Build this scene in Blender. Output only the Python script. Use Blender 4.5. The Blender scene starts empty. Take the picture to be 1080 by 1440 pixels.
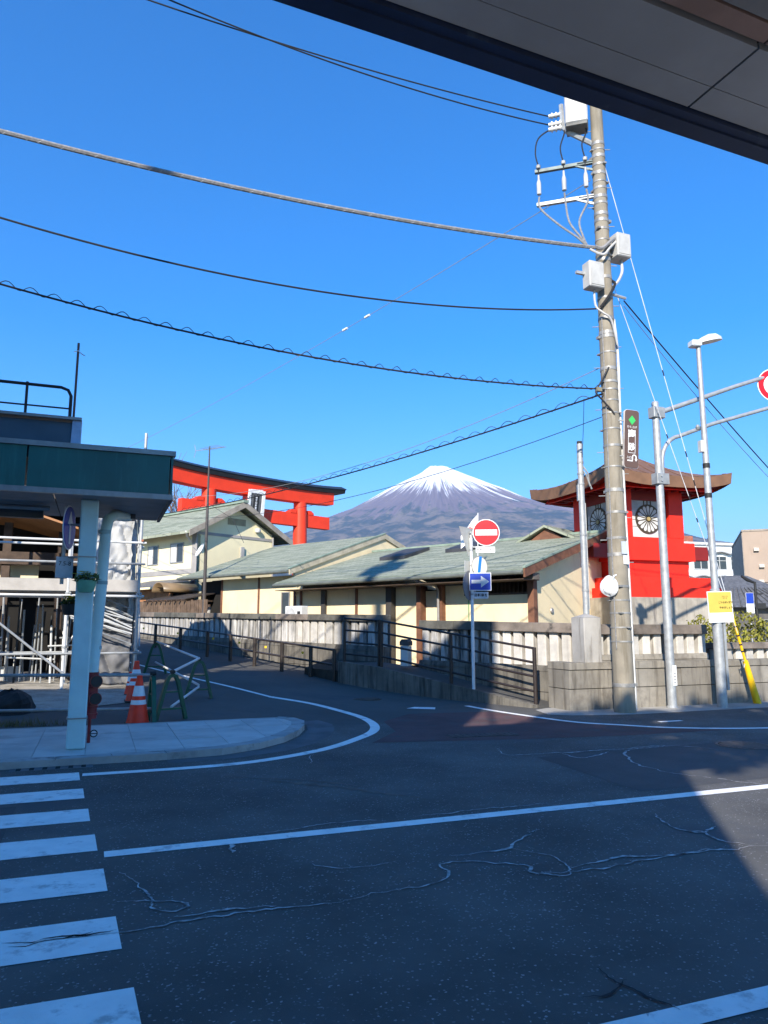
import bpy, math, random
from mathutils import Vector, Matrix, noise
random.seed(7)
R = math.radians
sc = bpy.context.scene
C = sc.collection

# ------------------------------------------------------------------ camera
cam_d = bpy.data.cameras.new('camera'); cam = bpy.data.objects.new('camera', cam_d); C.objects.link(cam)
cam.location = (0, 0, 1.65)
cam.rotation_euler = (R(90 + 8.75), 0, 0)
cam_d.sensor_fit = 'VERTICAL'; cam_d.sensor_height = 36.0
cam_d.lens = 1040 / 1440 * 36.0
cam_d.clip_start = 0.05; cam_d.clip_end = 120000
sc.camera = cam
# ------------------------------------------------------------------ sky and sun
SUN_ELEV = R(29.5); AZ = R(15.0)                  # light travels 15 degrees right of the view direction
sdir = Vector((math.sin(AZ) * math.cos(SUN_ELEV), math.cos(AZ) * math.cos(SUN_ELEV), -math.sin(SUN_ELEV)))
world = bpy.data.worlds.new('World'); sc.world = world; world.use_nodes = True
wn = world.node_tree.nodes; wl = world.node_tree.links
bg = wn['Background']
sky = wn.new('ShaderNodeTexSky'); sky.sky_type = 'NISHITA'; sky.sun_disc = False
sky.sun_elevation = SUN_ELEV; sky.sun_rotation = R(195)
sky.altitude = 300; sky.air_density = 1.0; sky.dust_density = 0.1; sky.ozone_density = 3.0
hs_ = wn.new('ShaderNodeHueSaturation'); hs_.inputs['Hue'].default_value = .508; hs_.inputs['Saturation'].default_value = 1.46; hs_.inputs["Value"].default_value = 1.0
wl.new(sky.outputs[0], hs_.inputs['Color']); wl.new(hs_.outputs[0], bg.inputs[0]); bg.inputs[1].default_value = 0.148
sl = bpy.data.lights.new('sun', 'SUN'); sl.energy = 4.5; sl.angle = R(0.5); sl.color = (1.0, 0.93, 0.82)
so = bpy.data.objects.new('sun', sl); C.objects.link(so)
so.rotation_euler = sdir.to_track_quat('-Z', 'Y').to_euler(); so.location = (-10, -40, 40)
sc.view_settings.view_transform = 'Standard'; sc.view_settings.look = 'None'
sc.view_settings.exposure = 0.95; sc.view_settings.gamma = 1.0
try: sc.view_settings.use_curve_mapping = False
except Exception: pass

# ------------------------------------------------------------------ materials
MATS = {}
def M(name, col, rough=.75, var=.18, scale=3.0, bump=.15, bscale=60, metal=0.0, rnd=0.0, streak=None, streak_amt=.5,
      speck=None, spec=.4, stain=None, stain_scale=1.2):
    if name in MATS: return MATS[name]
    m = bpy.data.materials.new(name); m.use_nodes = True; nt = m.node_tree; n = nt.nodes; L = nt.links
    b = n['Principled BSDF']; b.inputs['Roughness'].default_value = rough; b.inputs['Metallic'].default_value = metal
    b.inputs['Specular IOR Level'].default_value = spec
    geo = n.new('ShaderNodeNewGeometry')
    def ns(sc_, det=5, vec=None, rg=.6):
        t = n.new('ShaderNodeTexNoise'); t.inputs['Scale'].default_value = sc_; t.inputs['Detail'].default_value = det
        t.inputs['Roughness'].default_value = rg; L.new(vec or geo.outputs['Position'], t.inputs['Vector']); return t
    def mix(fac, a, c, bt='MIX'):
        x = n.new('ShaderNodeMix'); x.data_type = 'RGBA'; x.blend_type = bt
        for k, s in ((0, fac), (6, a), (7, c)):
            if isinstance(s, (int, float)): x.inputs[k].default_value = s
            elif isinstance(s, tuple): x.inputs[k].default_value = s if len(s) == 4 else (*s, 1)
            else: L.new(s, x.inputs[k])
        return x.outputs[2]
    def ramp(src, lo, hi):
        r = n.new('ShaderNodeMapRange'); r.inputs[1].default_value = lo; r.inputs[2].default_value = hi; r.interpolation_type = 'SMOOTHSTEP'
        L.new(src, r.inputs[0]); return r.outputs[0]
    dk = tuple(max(0, c * (1 - var)) for c in col); lt = tuple(min(1, c * (1 + var)) for c in col)
    out = mix(ramp(ns(scale).outputs[0], .3, .7), dk, lt)
    if speck:
        v = n.new('ShaderNodeTexVoronoi'); v.inputs['Scale'].default_value = speck[1]; L.new(geo.outputs['Position'], v.inputs['Vector'])
        sp = ramp(v.outputs['Color'], speck[2], min(1, speck[2] + .12))
        out = mix(sp, out, speck[0])
    if streak:
        mp = n.new('ShaderNodeVectorMath'); mp.operation = 'MULTIPLY'; mp.inputs[1].default_value = (7, 7, .7)
        L.new(geo.outputs['Position'], mp.inputs[0])
        f = ramp(ns(1.0, 6, mp.outputs[0], .65).outputs[0], .62 - .3 * streak_amt, .75 - .1 * streak_amt)
        out = mix(f, out, streak)
    if stain:
        f = ramp(ns(stain_scale, 7, None, .7).outputs[0], .52, .68); out = mix(f, out, stain)
    if rnd:
        oi = n.new('ShaderNodeObjectInfo'); mr = n.new('ShaderNodeMapRange'); mr.inputs[3].default_value = 1 - rnd; mr.inputs[4].default_value = 1 + rnd
        L.new(oi.outputs['Random'], mr.inputs[0])
        vm = n.new('ShaderNodeVectorMath'); vm.operation = 'SCALE'; L.new(out, vm.inputs[0]); L.new(mr.outputs[0], vm.inputs[3]); out = vm.outputs[0]
    L.new(out, b.inputs['Base Color'])
    if bump:
        bn = n.new('ShaderNodeBump'); bn.inputs['Strength'].default_value = bump; bn.inputs['Distance'].default_value = .01
        L.new(ns(bscale, 4).outputs[0], bn.inputs['Height']); L.new(bn.outputs[0], b.inputs['Normal'])
    rr = n.new('ShaderNodeMapRange'); rr.inputs[3].default_value = max(0, rough - .1); rr.inputs[4].default_value = min(1, rough + .12)
    L.new(ns(scale * 2.3).outputs[0], rr.inputs[0]); L.new(rr.outputs[0], b.inputs['Roughness'])
    MATS[name] = m; return m

asphalt = M('asphalt', (.095, .090, .081), .88, .32, .6, .5, 180, speck=((.30, .30, .29), 95, .82), stain=(.085, .085, .085), stain_scale=.5)
asphalt_old = M('asphalt_side', (.092, .088, .08), .9, .2, .4, .5, 160, speck=((.15, .15, .15), 60, .88), stain=(.075, .075, .076), stain_scale=.4)
red_asph = M('red_asphalt', (.105, .052, .05), .9, .25, .8, .4, 160, speck=((.14, .10, .10), 70, .88), stain=(.075, .065, .065), stain_scale=1.5)
white_paint = M('road_paint', (.88, .855, .80), .75, .06, 5, .3, 150, stain=(.52, .50, .47), stain_scale=4.5, speck=((.30, .30, .30), 30, .93))
crack_mat = M('crack_seal', (.36, .35, .335), .9, .65, 14, .2, 100)
dcrack_mat = M('crack_dark', (.02, .02, .02), .95, .2, 8, 0)
paving = M('paving', (.56, .535, .49), .8, .1, 2, .2, 120, rnd=.09, stain=(.42, .40, .37), stain_scale=1.6)
kerb_mat = M('kerb', (.38, .365, .34), .85, .15, 3, .3, 90, rnd=.08, stain=(.17, .17, .16), stain_scale=2)
conc = M('concrete', (.36, .34, .31), .85, .16, 1.6, .3, 70, rnd=.05, streak=(.17, .155, .135), streak_amt=.35)
conc_block = M('concrete_block', (.25, .225, .185), .9, .2, 1.4, .45, 60, rnd=.1, streak=(.12, .105, .085), streak_amt=.5, stain=(.16, .14, .115))
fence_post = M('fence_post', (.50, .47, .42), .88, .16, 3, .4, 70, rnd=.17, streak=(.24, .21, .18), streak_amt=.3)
fence_shaded = M('fence_post_shaded', (.46, .44, .41), .88, .2, 2, .4, 70, rnd=.2, streak=(.10, .095, .085), streak_amt=.75)  # darker copy of the slats for shaded stretches; streaks are weathering
cap_mat = M('fence_cap', (.17, .14, .115), .92, .35, 2, .5, 50, rnd=.1, stain=(.05, .045, .04), stain_scale=1.5)
cap_dark = M('fence_cap_mould_shade', (.10, .095, .08), .95, .4, 2, .5, 50, stain=(.035, .034, .03), stain_scale=1.2)  # mould-dark cap, also paints the shade on the short run's end
pole_conc = M('pole_concrete', (.26, .228, .175), .85, .15, 2.2, .3, 90, streak=(.17, .145, .105), streak_amt=.45)
ground_mat = M('soil', (.13, .12, .095), .95, .25, .2, .5, 30)
gravel_mat = M('gravel', (.33, .30, .25), .95, .25, 3, .8, 60, speck=((.45, .42, .37), 40, .8))
galv = M('galvanised', (.38, .39, .39), .5, .14, 9, .1, 60, metal=.35, spec=.5)
galv_dull = M('galvanised_dull', (.32, .33, .33), .55, .16, 6, .1, 60, metal=.3)
steel_white = M('white_enamel', (.62, .62, .60), .45, .07, 4, .05, 60)
grey_box = M('grey_box', (.46, .45, .42), .6, .1, 5, .1, 60, streak=(.38, .36, .33), streak_amt=.25)
black_rub = M('black_cable', (.02, .02, .022), .6, .2, 4, .05, 40)
grey_cable = M('grey_cable', (.23, .225, .22), .6, .25, 20, .1, 60)
rail_brown = M('rail_brown', (.028, .020, .017), .45, .2, 4, .08, 70)
vermilion = M('vermilion', (.78, .046, .012), .5, .07, 1.2, .05, 30)
vermilion_t = M('vermilion_worn', (.74, .022, .007), .55, .10, 1.4, .08, 30, stain=(.60, .024, .009), stain_scale=1.4, streak=(.50, .02, .009), streak_amt=.3)
dark_red = M('dark_red', (.20, .012, .010), .55, .1, 2, .05, 30)
torii_black = M('torii_roof', (.020, .024, .028), .45, .2, 1.5, .1, 40)
cream = M('cream_render', (.78, .64, .40), .9, .06, 1.2, .35, 140, streak=(.70, .56, .35), streak_amt=.15)
cream2 = M('cream_render_house', (.79, .70, .45), .9, .05, 1.0, .3, 120)
band_grey = M('grey_band', (.32, .30, .28), .8, .1, 2, .1)
timber = M('brown_timber', (.17, .075, .042), .7, .25, 4, .2, 60)
dark_wood = M('dark_wood', (.075, .05, .035), .75, .3, 5, .2, 60)
fence_wood = M('fence_wood', (.13, .085, .055), .8, .3, 4, .2, 60, rnd=.15)
ply = M('soffit_board', (.38, .18, .075), .65, .12, 2, .05, 40)
dark_int = M('dark_interior', (.012, .011, .010), .95, .2, 2, 0)
glass = M('window_glass', (.035, .042, .05), .12, .1, 1, 0, spec=.6)
alu = M('aluminium_frame', (.36, .34, .32), .45, .1, 5, .05, metal=.4)
copper_roof = M('copper_roof', (.17, .092, .060), .6, .14, 2.5, .1, 40, streak=(.24, .14, .095), streak_amt=.25)
copper_edge = M('copper_edge', (.20, .105, .058), .55, .14, 3, .1, 40)
panel_white = M('white_panel', (.56, .56, .54), .7, .05, 3, .05)
bronze = M('dark_bronze', (.075, .058, .035), .55, .3, 12, .1, metal=.3)
teal = M('teal_panel', (.007, .098, .088), .38, .18, 1.0, .05, 40, streak=(.022, .15, .135), streak_amt=.35)
teal_grey = M('slate_panel', (.06, .07, .075), .5, .15, 1.5, .1, 40)
trim = M('steel_trim', (.24, .25, .25), .4, .12, 6, .05, metal=.5)
soffit_m = M('soffit', (.30, .285, .27), .8, .12, 1.5, .1, 50)
aqua = M('aqua_paint', (.46, .66, .66), .5, .08, 2, .08, 40, streak=(.38, .56, .56), streak_amt=.25)
fire_red = M('fire_red', (.19, .014, .020), .4, .2, 6, .05)
cone_red = M('cone_red', (.92, .045, .014), .5, .07, 6, .05)
refl_white = M('reflective_white', (.74, .76, .78), .4, .05, 20, .02)
black_pl = M('black_plastic', (.02, .02, .02), .6, .2, 5, .05)
barr_green = M('barricade_green', (.004, .085, .048), .4, .15, 4, .05, stain=(.008, .055, .035), stain_scale=5)
sign_red = M('sign_red', (.70, .004, .012), .4, .03, 3, 0)
sign_white = M('sign_white', (.80, .80, .79), .4, .03, 3, 0)
sign_blue = M('sign_blue', (.010, .045, .36), .4, .05, 3, 0)
sign_cyan = M('sign_cyan', (.02, .20, .62), .4, .05, 3, 0)
sign_cream = M('sign_cream', (.72, .68, .56), .5, .08, 4, 0)
sign_brown = M('sign_brown', (.105, .062, .048), .5, .06, 3, .02)
sign_green = M('sign_green', (.045, .44, .10), .5, .08, 6, 0)
sign_yellow = M('sign_yellow', (.56, .42, .075), .45, .05, 4, 0)
guard_yellow = M('guard_yellow', (.85, .50, .01), .45, .06, 4, .02)
text_black = M('text_black', (.02, .02, .02), .6, .1, 4, 0)
text_grey = M('text_grey', (.32, .32, .32), .6, .1, 4, 0)
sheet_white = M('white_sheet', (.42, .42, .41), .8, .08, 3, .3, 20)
bag_white = M('white_bag', (.80, .80, .79), .6, .05, 6, .2, 30)
leaf_y = M('leaf_yellow_green', (.21, .20, .025), .7, .4, 4, 0, rnd=.1)
leaf_g = M('leaf_green', (.055, .085, .022), .7, .4, 4, 0)
bark = M('bark', (.17, .125, .10), .9, .25, 3, .3, 40)
petal = M('yellow_petal', (.80, .58, .03), .6, .15, 9, 0)
pot_green = M('pot_green', (.13, .34, .23), .6, .15, 6, .05)
tan_wall = M('tan_wall', (.36, .275, .21), .85, .05, .6, .15, 30, streak=(.31, .235, .18), streak_amt=.2)
white_wall = M('white_wall', (.78, .78, .76), .85, .04, .5, .1, 20)
tile_grey = M('grey_roof_tile', (.11, .11, .115), .6, .25, 5, .3, 20)
brick_red = M('red_brick', (.30, .10, .06), .85, .2, 3, .2)
render_grey = M('grey_render', (.24, .235, .23), .85, .15, 1.2, .2)
rock_mat = M('rock', (.03, .03, .03), .9, .4, 3, .6, 25)
grass_mat = M('dry_grass', (.16, .14, .06), .9, .4, 6, 0)
skin_pipe = M('rust_pipe', (.35, .13, .07), .7, .2, 4, .1)
mat_green_line = M('green_pipe', (.02, .22, .08), .6, .1, 4, 0)
polycarb = M('polycarbonate_bronze', (.22, .15, .08), .35, .15, 2, .05)
panel_shop = M('shop_wall', (.45, .43, .40), .85, .08, .6, .15, 30)

def shingle_mat():
    m = bpy.data.materials.new('green_shingles'); m.use_nodes = True; nt = m.node_tree; n = nt.nodes; L = nt.links
    b = n['Principled BSDF']; b.inputs['Roughness'].default_value = .85; b.inputs['Specular IOR Level'].default_value = .3
    tc = n.new('ShaderNodeTexCoord')
    br = n.new('ShaderNodeTexBrick'); br.offset = .5
    br.inputs['Color1'].default_value = (.22, .245, .175, 1); br.inputs['Color2'].default_value = (.36, .375, .285, 1); br.inputs['Mortar'].default_value = (.13, .145, .105, 1)
    br.inputs['Scale'].default_value = 1.0; br.inputs['Mortar Size'].default_value = .014; br.inputs['Brick Width'].default_value = .7; br.inputs['Row Height'].default_value = .14
    L.new(tc.outputs['Object'], br.inputs['Vector'])
    ns = n.new('ShaderNodeTexNoise'); ns.inputs['Scale'].default_value = 1.3; ns.inputs['Detail'].default_value = 6; L.new(tc.outputs['Object'], ns.inputs['Vector'])
    mr = n.new('ShaderNodeMapRange'); mr.inputs[1].default_value = .3; mr.inputs[2].default_value = .7; mr.inputs[3].default_value = .93; mr.inputs[4].default_value = 1.06
    L.new(ns.outputs[0], mr.inputs[0])
    vm = n.new('ShaderNodeVectorMath'); vm.operation = 'SCALE'; L.new(br.outputs['Color'], vm.inputs[0]); L.new(mr.outputs[0], vm.inputs[3])
    L.new(vm.outputs[0], b.inputs['Base Color'])
    bp = n.new('ShaderNodeBump'); bp.inputs['Strength'].default_value = .8; bp.inputs['Distance'].default_value = .02
    L.new(br.outputs['Fac'], bp.inputs['Height']); bp.invert = True; L.new(bp.outputs[0], b.inputs['Normal'])
    return m
shingle = shingle_mat()

# ------------------------------------------------------------------ mesh builder
def frame(x, y, z=0, rz=0):
    return Matrix.Translation((x, y, z)) @ Matrix.Rotation(rz, 4, 'Z')
ID = Matrix.Identity(4)
RMAT = {}
class MB:
    def __init__(s, fr=None): s.v = []; s.f = []; s.fr = fr or ID
    def add(s, vs, fs):
        k = len(s.v); s.v += [s.fr @ Vector(p) for p in vs]; s.f += [tuple(i + k for i in f) for f in fs]; return s
    def box(s, x0, x1, y0, y1, z0, z1):
        if x0 > x1: x0, x1 = x1, x0
        if y0 > y1: y0, y1 = y1, y0
        if z0 > z1: z0, z1 = z1, z0
        return s.add([(x0,y0,z0),(x1,y0,z0),(x1,y1,z0),(x0,y1,z0),(x0,y0,z1),(x1,y0,z1),(x1,y1,z1),(x0,y1,z1)],
              [(3,2,1,0),(4,5,6,7),(0,1,5,4),(1,2,6,5),(2,3,7,6),(3,0,4,7)])
    def cyl(s, p0, p1, r0, r1=None, n=12):
        return s.tube([p0, p1], [r0, r0 if r1 is None else r1], n)
    def tube(s, pts, r, n=8, cap=True):
        pts = [Vector(p) for p in pts]; m = len(pts); rs = r if isinstance(r, (list, tuple)) else [r] * m
        vs = []; up = None
        for i, p in enumerate(pts):
            d = (pts[min(i+1, m-1)] - pts[max(i-1, 0)]).normalized()
            if up is None:
                a = Vector((0,0,1)) if abs(d.z) < .95 else Vector((1,0,0)); up = d.cross(a).normalized()
            else:
                up = (up - d * up.dot(d)); up = up.normalized() if up.length > 1e-6 else d.orthogonal().normalized()
            w = d.cross(up)
            vs += [p + (up * math.cos(2*math.pi*k/n) + w * math.sin(2*math.pi*k/n)) * rs[i] for k in range(n)]
        fs = [(i*n+k, i*n+(k+1)%n, (i+1)*n+(k+1)%n, (i+1)*n+k) for i in range(m-1) for k in range(n)]
        if cap: fs += [tuple(range(n))[::-1], tuple((m-1)*n+k for k in range(n))]
        return s.add(vs, fs)
    def lathe(s, prof, c=(0,0,0), n=20):
        vs = [(c[0]+r*math.cos(2*math.pi*k/n), c[1]+r*math.sin(2*math.pi*k/n), c[2]+z) for r, z in prof for k in range(n)]
        m = len(prof)
        fs = [(i*n+k, i*n+(k+1)%n, (i+1)*n+(k+1)%n, (i+1)*n+k) for i in range(m-1) for k in range(n)]
        fs += [tuple(range(n))[::-1], tuple((m-1)*n+k for k in range(n))]
        return s.add(vs, fs)
    def prism(s, poly, ax, a, b):
        # poly in the two other axes; ax = extrusion axis
        def P(q, e): return {'x': (e, q[0], q[1]), 'y': (q[0], e, q[1]), 'z': (q[0], q[1], e)}[ax]
        n = len(poly); vs = [P(q, a) for q in poly] + [P(q, b) for q in poly]
        return s.add(vs, [tuple(range(n))[::-1], tuple(range(n, 2*n))] + [(i, (i+1)%n, n+(i+1)%n, n+i) for i in range(n)])
    def disc(s, c, r, y0, y1, n=32, ry=None):
        # vertical disc facing -y
        ry = ry or r
        return s.prism([(c[0]+r*math.cos(2*math.pi*k/n), c[1]+ry*math.sin(2*math.pi*k/n)) for k in range(n)], 'y', y0, y1)
    def sheet(s, pts): return s.add(pts, [tuple(range(len(pts)))])
    def build(s, name, mat, parent=None, smooth=False, bevel=0):
        inv = ID
        if parent is not None: inv = RMAT[parent.name].inverted()
        me = bpy.data.meshes.new(name); me.from_pydata([tuple(inv @ p) for p in s.v], [], s.f)
        import bmesh
        bm = bmesh.new(); bm.from_mesh(me); bmesh.ops.recalc_face_normals(bm, faces=bm.faces)
        if bevel:
            bmesh.ops.bevel(bm, geom=[e for e in bm.edges if len(e.link_faces) == 2 and e.calc_face_angle(0) > .5], offset=bevel, segments=1, affect='EDGES')
        bm.to_mesh(me); bm.free()
        me.materials.append(mat)
        if smooth:
            me.polygons.foreach_set('use_smooth', [True] * len(me.polygons)); me.set_sharp_from_angle(angle=R(40))
        o = bpy.data.objects.new(name, me); C.objects.link(o)
        if parent is not None: o.parent = parent; RMAT[o.name] = RMAT[parent.name]
        else: RMAT[o.name] = ID
        return o
def tag(o, label=None, cat=None, group=None, kind=None):
    for k, v in (('label', label), ('category', cat), ('group', group), ('kind', kind)):
        if v: o[k] = v
    return o
def thing(name, label, cat, fr, group=None):
    o = bpy.data.objects.new(name, None); C.objects.link(o); o.matrix_world = fr; o.empty_display_size = .2
    RMAT[o.name] = fr.copy(); return tag(o, label, cat, group)
def copy_piece(src, parent, off, name=None):
    "copy of a part sharing its mesh; off = local offset of the copy"
    c = src.copy(); C.objects.link(c); c.parent = parent; c.location = Vector(src.location) + Vector(off); RMAT[c.name] = RMAT[parent.name]; return c
def dup(root, mat, label=None, group=None):
    r = root.copy(); C.objects.link(r); r.matrix_world = mat; RMAT[r.name] = mat.copy()
    if label: r['label'] = label
    if group: r['group'] = group
    for ch in [o for o in C.objects if o.parent == root]:
        c = ch.copy(); C.objects.link(c); c.parent = r; RMAT[c.name] = mat.copy()
        for gch in [o for o in C.objects if o.parent == ch]:
            d = gch.copy(); C.objects.link(d); d.parent = c; RMAT[d.name] = mat.copy()
    return r
def text(body, size, fr, mat, parent, name='lettering', bold=0.0, depth=.002, align='CENTER', sx=1.0):
    "flat lettering; fr maps text plane (x right, z up, facing -y) to world"
    cu = bpy.data.curves.new('t', 'FONT'); cu.body = body; cu.size = size; cu.extrude = depth; cu.align_x = align; cu.align_y = 'CENTER'; cu.offset = bold; cu.resolution_u = 3
    o = bpy.data.objects.new('t', cu); C.objects.link(o)
    dg = bpy.context.evaluated_depsgraph_get(); me = bpy.data.meshes.new_from_object(o.evaluated_get(dg))
    bpy.data.objects.remove(o)
    b = MB(fr); b.add([(v.co.x * sx, -v.co.z, v.co.y) for v in me.vertices], [tuple(p.vertices) for p in me.polygons])
    return b.build(name, mat, parent)

UA = R(21)
UV = frame(0, 0, 0, UA)              # x along the main road, y across it
def uvw(u, v, z=0): p = UV @ Vector((u, v, z)); return p
def T(X, Y):
    w = -.68 * X + .73 * Y - 10.6
    if w < 0: return 0.0
    w = min(w, 30)
    return .07 * w * w / 6 if w < 3 else .07 * (w - 1.5)
def lerp(a, b, t): return a + (b - a) * t
def V3(*a): return Vector(a)
# ================================================================== THE SETTING
def grid_sheet(name, us, vs, zf, mat, fr=UV):
    b = MB(); n = len(us)
    pts = []
    for v in vs:
        for u in us:
            p = fr @ Vector((u, v, 0)); pts.append((p.x, p.y, zf(p.x, p.y)))
    b.add(pts, [(j*n+i, j*n+i+1, (j+1)*n+i+1, (j+1)*n+i) for j in range(len(vs)-1) for i in range(n-1)])
    return tag(b.build(name, mat, None, smooth=True), kind='structure')
def rng(a, b, s): n = max(1, round((b-a)/s)); return [a + (b-a)*i/n for i in range(n+1)]
grid_sheet('ground', [-24000, -9000, -3000, -1000, -300, -100] + rng(-40, 60, 2) + [100, 300, 1000, 3000, 9000, 24000],
           [-1500, -600, -150, -50] + rng(-20, 80, 2) + [150, 400, 1200, 4000, 12000, 33000], lambda x, y: T(x, y) - .05, ground_mat, ID)
road = grid_sheet('road', rng(-40, 60, 2), rng(2.35, 12.2, 1), lambda x, y: 0.0, asphalt)
side_road = grid_sheet('side_road', rng(-16, 12, .5), rng(12.2, 48, .5), lambda x, y: T(x, y), asphalt_old)
near_pave = MB(UV).box(-40, 60, -1.6, 2.34, -.02, .13).build('near_pavement', paving); tag(near_pave, kind='structure')

# painted markings and cracks: sheets on the road
def ribbon(name, pts, w, mat, parent, lift=.004, jit=0.0, taper=False):
    P = [Vector((p[0], p[1], 0)) for p in pts]
    # resample
    Q = [P[0]]
    for a, c in zip(P, P[1:]):
        k = max(1, int((c-a).length / (.25 if not jit else .035)))
        Q += [a.lerp(c, (i+1)/k) for i in range(k)]
    vs = []; n = len(Q)
    for i, p in enumerate(Q):
        d = (Q[min(i+1, n-1)] - Q[max(i-1, 0)]).normalized(); s = Vector((-d.y, d.x, 0))
        ww = w
        off = 0
        if jit:
            off = (noise.noise((p.x*3.1, p.y*3.1, 3.3)) + .8*noise.noise((p.x*9, p.y*9, 1.3)) + .5*noise.noise((p.x*25, p.y*25, 4.1))) * jit
            ww = w * (.15 + 1.5*abs(noise.noise((p.x*4, p.y*4, 8.1))) + .5*random.random())
            if taper: ww *= min(1, 4*min(i, n-1-i)/n + .15)
        for e in (-1, 1):
            q = p + s * (off + e*ww/2); vs.append((q.x, q.y, T(q.x, q.y) + lift))
    b = MB(); b.add(vs, [(2*i, 2*i+2, 2*i+3, 2*i+1) for i in range(n-1)])
    return b.build(name, mat, parent)
def smooth_pts(pts, k=6):
    P = [Vector((p[0], p[1], 0)) for p in pts]; out = []
    for i in range(len(P)-1):
        a, b_, c, d = P[max(i-1,0)], P[i], P[i+1], P[min(i+2, len(P)-1)]
        for j in range(k):
            t = j/k
            out.append(.5*((2*b_) + (c-a)*t + (2*a-5*b_+4*c-d)*t*t + (3*b_-a-3*c+d)*t**3))
    out.append(P[-1]); return out
def UVp(l): return [uvw(u, v) for u, v in l]
for k in range(7):
    v0 = 3.40 + .925*k; u1 = .27 - .058*k
    b = MB(UV); b.sheet([(-4.2, v0, .004), (u1, v0, .004), (u1-.02, v0+.47, .004), (-4.2, v0+.47, .004)])
    b.build('crosswalk_stripe', white_paint, road)
ribbon('centre_line', UVp([(.14, 6.06), (60, 6.06)]), .15, white_paint, road)
ribbon('edge_line', UVp([(1.6, 2.76), (60, 2.76)]), .15, white_paint, road)
left_edge = UVp([(-.06, 9.26), (1.2, 9.26), (2.0, 9.42), (2.9, 9.92), (3.6, 10.6), (4.2, 11.4), (4.52, 12.4)]) + [V3(-.62,14.4,0), V3(-1.48,15.8,0), V3(-2.48,16.56,0), V3(-3.59,17.78,0), V3(-5.08,19.27,0), V3(-6.77,21.07,0), V3(-9.5,24.2,0), V3(-14,29.5,0)]
ribbon('edge_line', smooth_pts(left_edge[:10]), .16, white_paint, road)
ribbon('edge_line', smooth_pts(left_edge[9:]), .11, white_paint, side_road)
ribbon('edge_line', smooth_pts([(1.72, 15.85), (2.21, 14.85), (3.22, 13.32), (4.0, 12.83)] + UVp([(8.9, 9.98), (10.1, 9.45), (12, 9.26), (20, 9.24), (60, 9.24)])), .13, white_paint, road)
b = MB(); b.sheet([(.45, 15.35, .004), (1.02, 15.2, .004), (1.05, 15.55, .004), (.62, 15.62, .004)]); b.build('faded_marking', white_paint, road)
for u in (14.2, 17.5): MB(UV).sheet([(u-5.0, 10.6, .004), (u-4.5, 10.6, .004), (u-4.5, 10.7, .004), (u-5.0, 10.7, .004)]).build('faded_marking', white_paint, road)
# red-brown surfacing at the junction mouth
rp = [(3.75, 10.25), (4.5, 11.2), (4.75, 12.4), (5.6, 13.3), (7.2, 13.1), (7.7, 11.35), (8.8, 10.1), (9.9, 9.45), (7.6, 9.55), (5.9, 9.8)]
MB(UV).sheet([(u, v, .0025) for u, v in rp]).build('red_surfacing', red_asph, road)
# sealed cracks snaking over the asphalt (outlined in road co-ordinates)
def crack(l, w=.024, mat=None, j=.045): ribbon('crack', smooth_pts(l, 8), w, mat or crack_mat, road, .006, j, True)
crack([(-1.93, 4.16), (-1.45, 4.32), (-1.16, 4.46), (-0.86, 4.57), (-0.58, 4.65), (-0.26, 4.78)])
crack([(-0.26, 4.78), (0.02, 4.93), (0.37, 5.16), (0.42, 5.5), (0.75, 5.55), (0.99, 5.45), (1.02, 5.3), (1.19, 5.27), (1.28, 5.45), (1.21, 5.68), (0.92, 5.81)])
crack([(0.49, 5.66), (0.91, 5.87), (1.09, 6.11), (1.2, 6.27), (1.24, 6.4)])
crack([(1.01, 5.27), (1.42, 5.39), (1.93, 5.61), (2.42, 5.8), (2.91, 5.92)])
crack([(1.27, 5.39), (1.69, 5.63), (2.07, 5.69), (2.47, 5.85)])
crack([(2.43, 6.88), (2.4, 6.64), (2.45, 6.35), (2.56, 6.31), (2.6, 6.07), (2.8, 5.92)])
crack([(2.45, 6.35), (2.6, 6.27), (2.75, 6.48)])
crack([(-1.8, 5.3), (-1.65, 5.13), (-1.48, 4.9), (-1.38, 4.74), (-1.27, 4.65), (-1.17, 4.69), (-1.21, 4.76), (-1.45, 4.79), (-1.61, 4.76)])
crack([(-1.2, 4.52), (-1.0, 4.62), (-0.8, 4.68), (-0.64, 4.71)])
crack([(-1.09, 6.27), (-0.7, 6.42), (-0.42, 6.6), (-0.06, 6.64)], .02)
crack([(0.25, 6.76), (0.64, 6.96), (0.97, 7.09), (1.32, 7.2), (1.74, 7.28)], .02)
crack([(1.54, 10.41), (1.61, 9.91), (2.13, 10.02), (2.74, 10.18), (3.95, 10.65), (4.51, 10.35)], .03)
crack([(2.25, 10.13), (2.51, 9.7), (3.0, 10.13)], .03)
crack([(4.05, 10.65), (3.29, 10.3), (3.09, 9.8), (3.04, 9.27), (3.29, 8.7), (3.59, 8.47)], .03)
crack([(1.04, 3.9), (1.09, 3.73), (1.16, 3.63), (1.26, 3.48)], .02, dcrack_mat)
crack([(0.88, 3.62), (1.07, 3.67), (1.15, 3.77)], .015, dcrack_mat)
crack([(-1.18, 5.96), (-1.12, 5.74)], .05)
crack([(-0.96, 9.91), (-0.86, 9.31)])
crack([(-2.0, 4.16), (-1.81, 4.23), (-1.64, 4.27), (-1.46, 4.34)], .02, dcrack_mat)
crack([(-1.95, 4.13), (-1.76, 4.2), (-1.58, 4.32)], .014, dcrack_mat)
crack([(3.65, 8.43), (3.8, 8.24), (4.01, 8.13)])
crack([(0.1, 5.55), (-0.29, 5.39), (-0.55, 5.5)], .012)
stain_m = M('sandy_stain', (.125, .10, .08), .95, .3, 5, .3, 90, speck=((.26, .24, .22), 80, .85))
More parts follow.
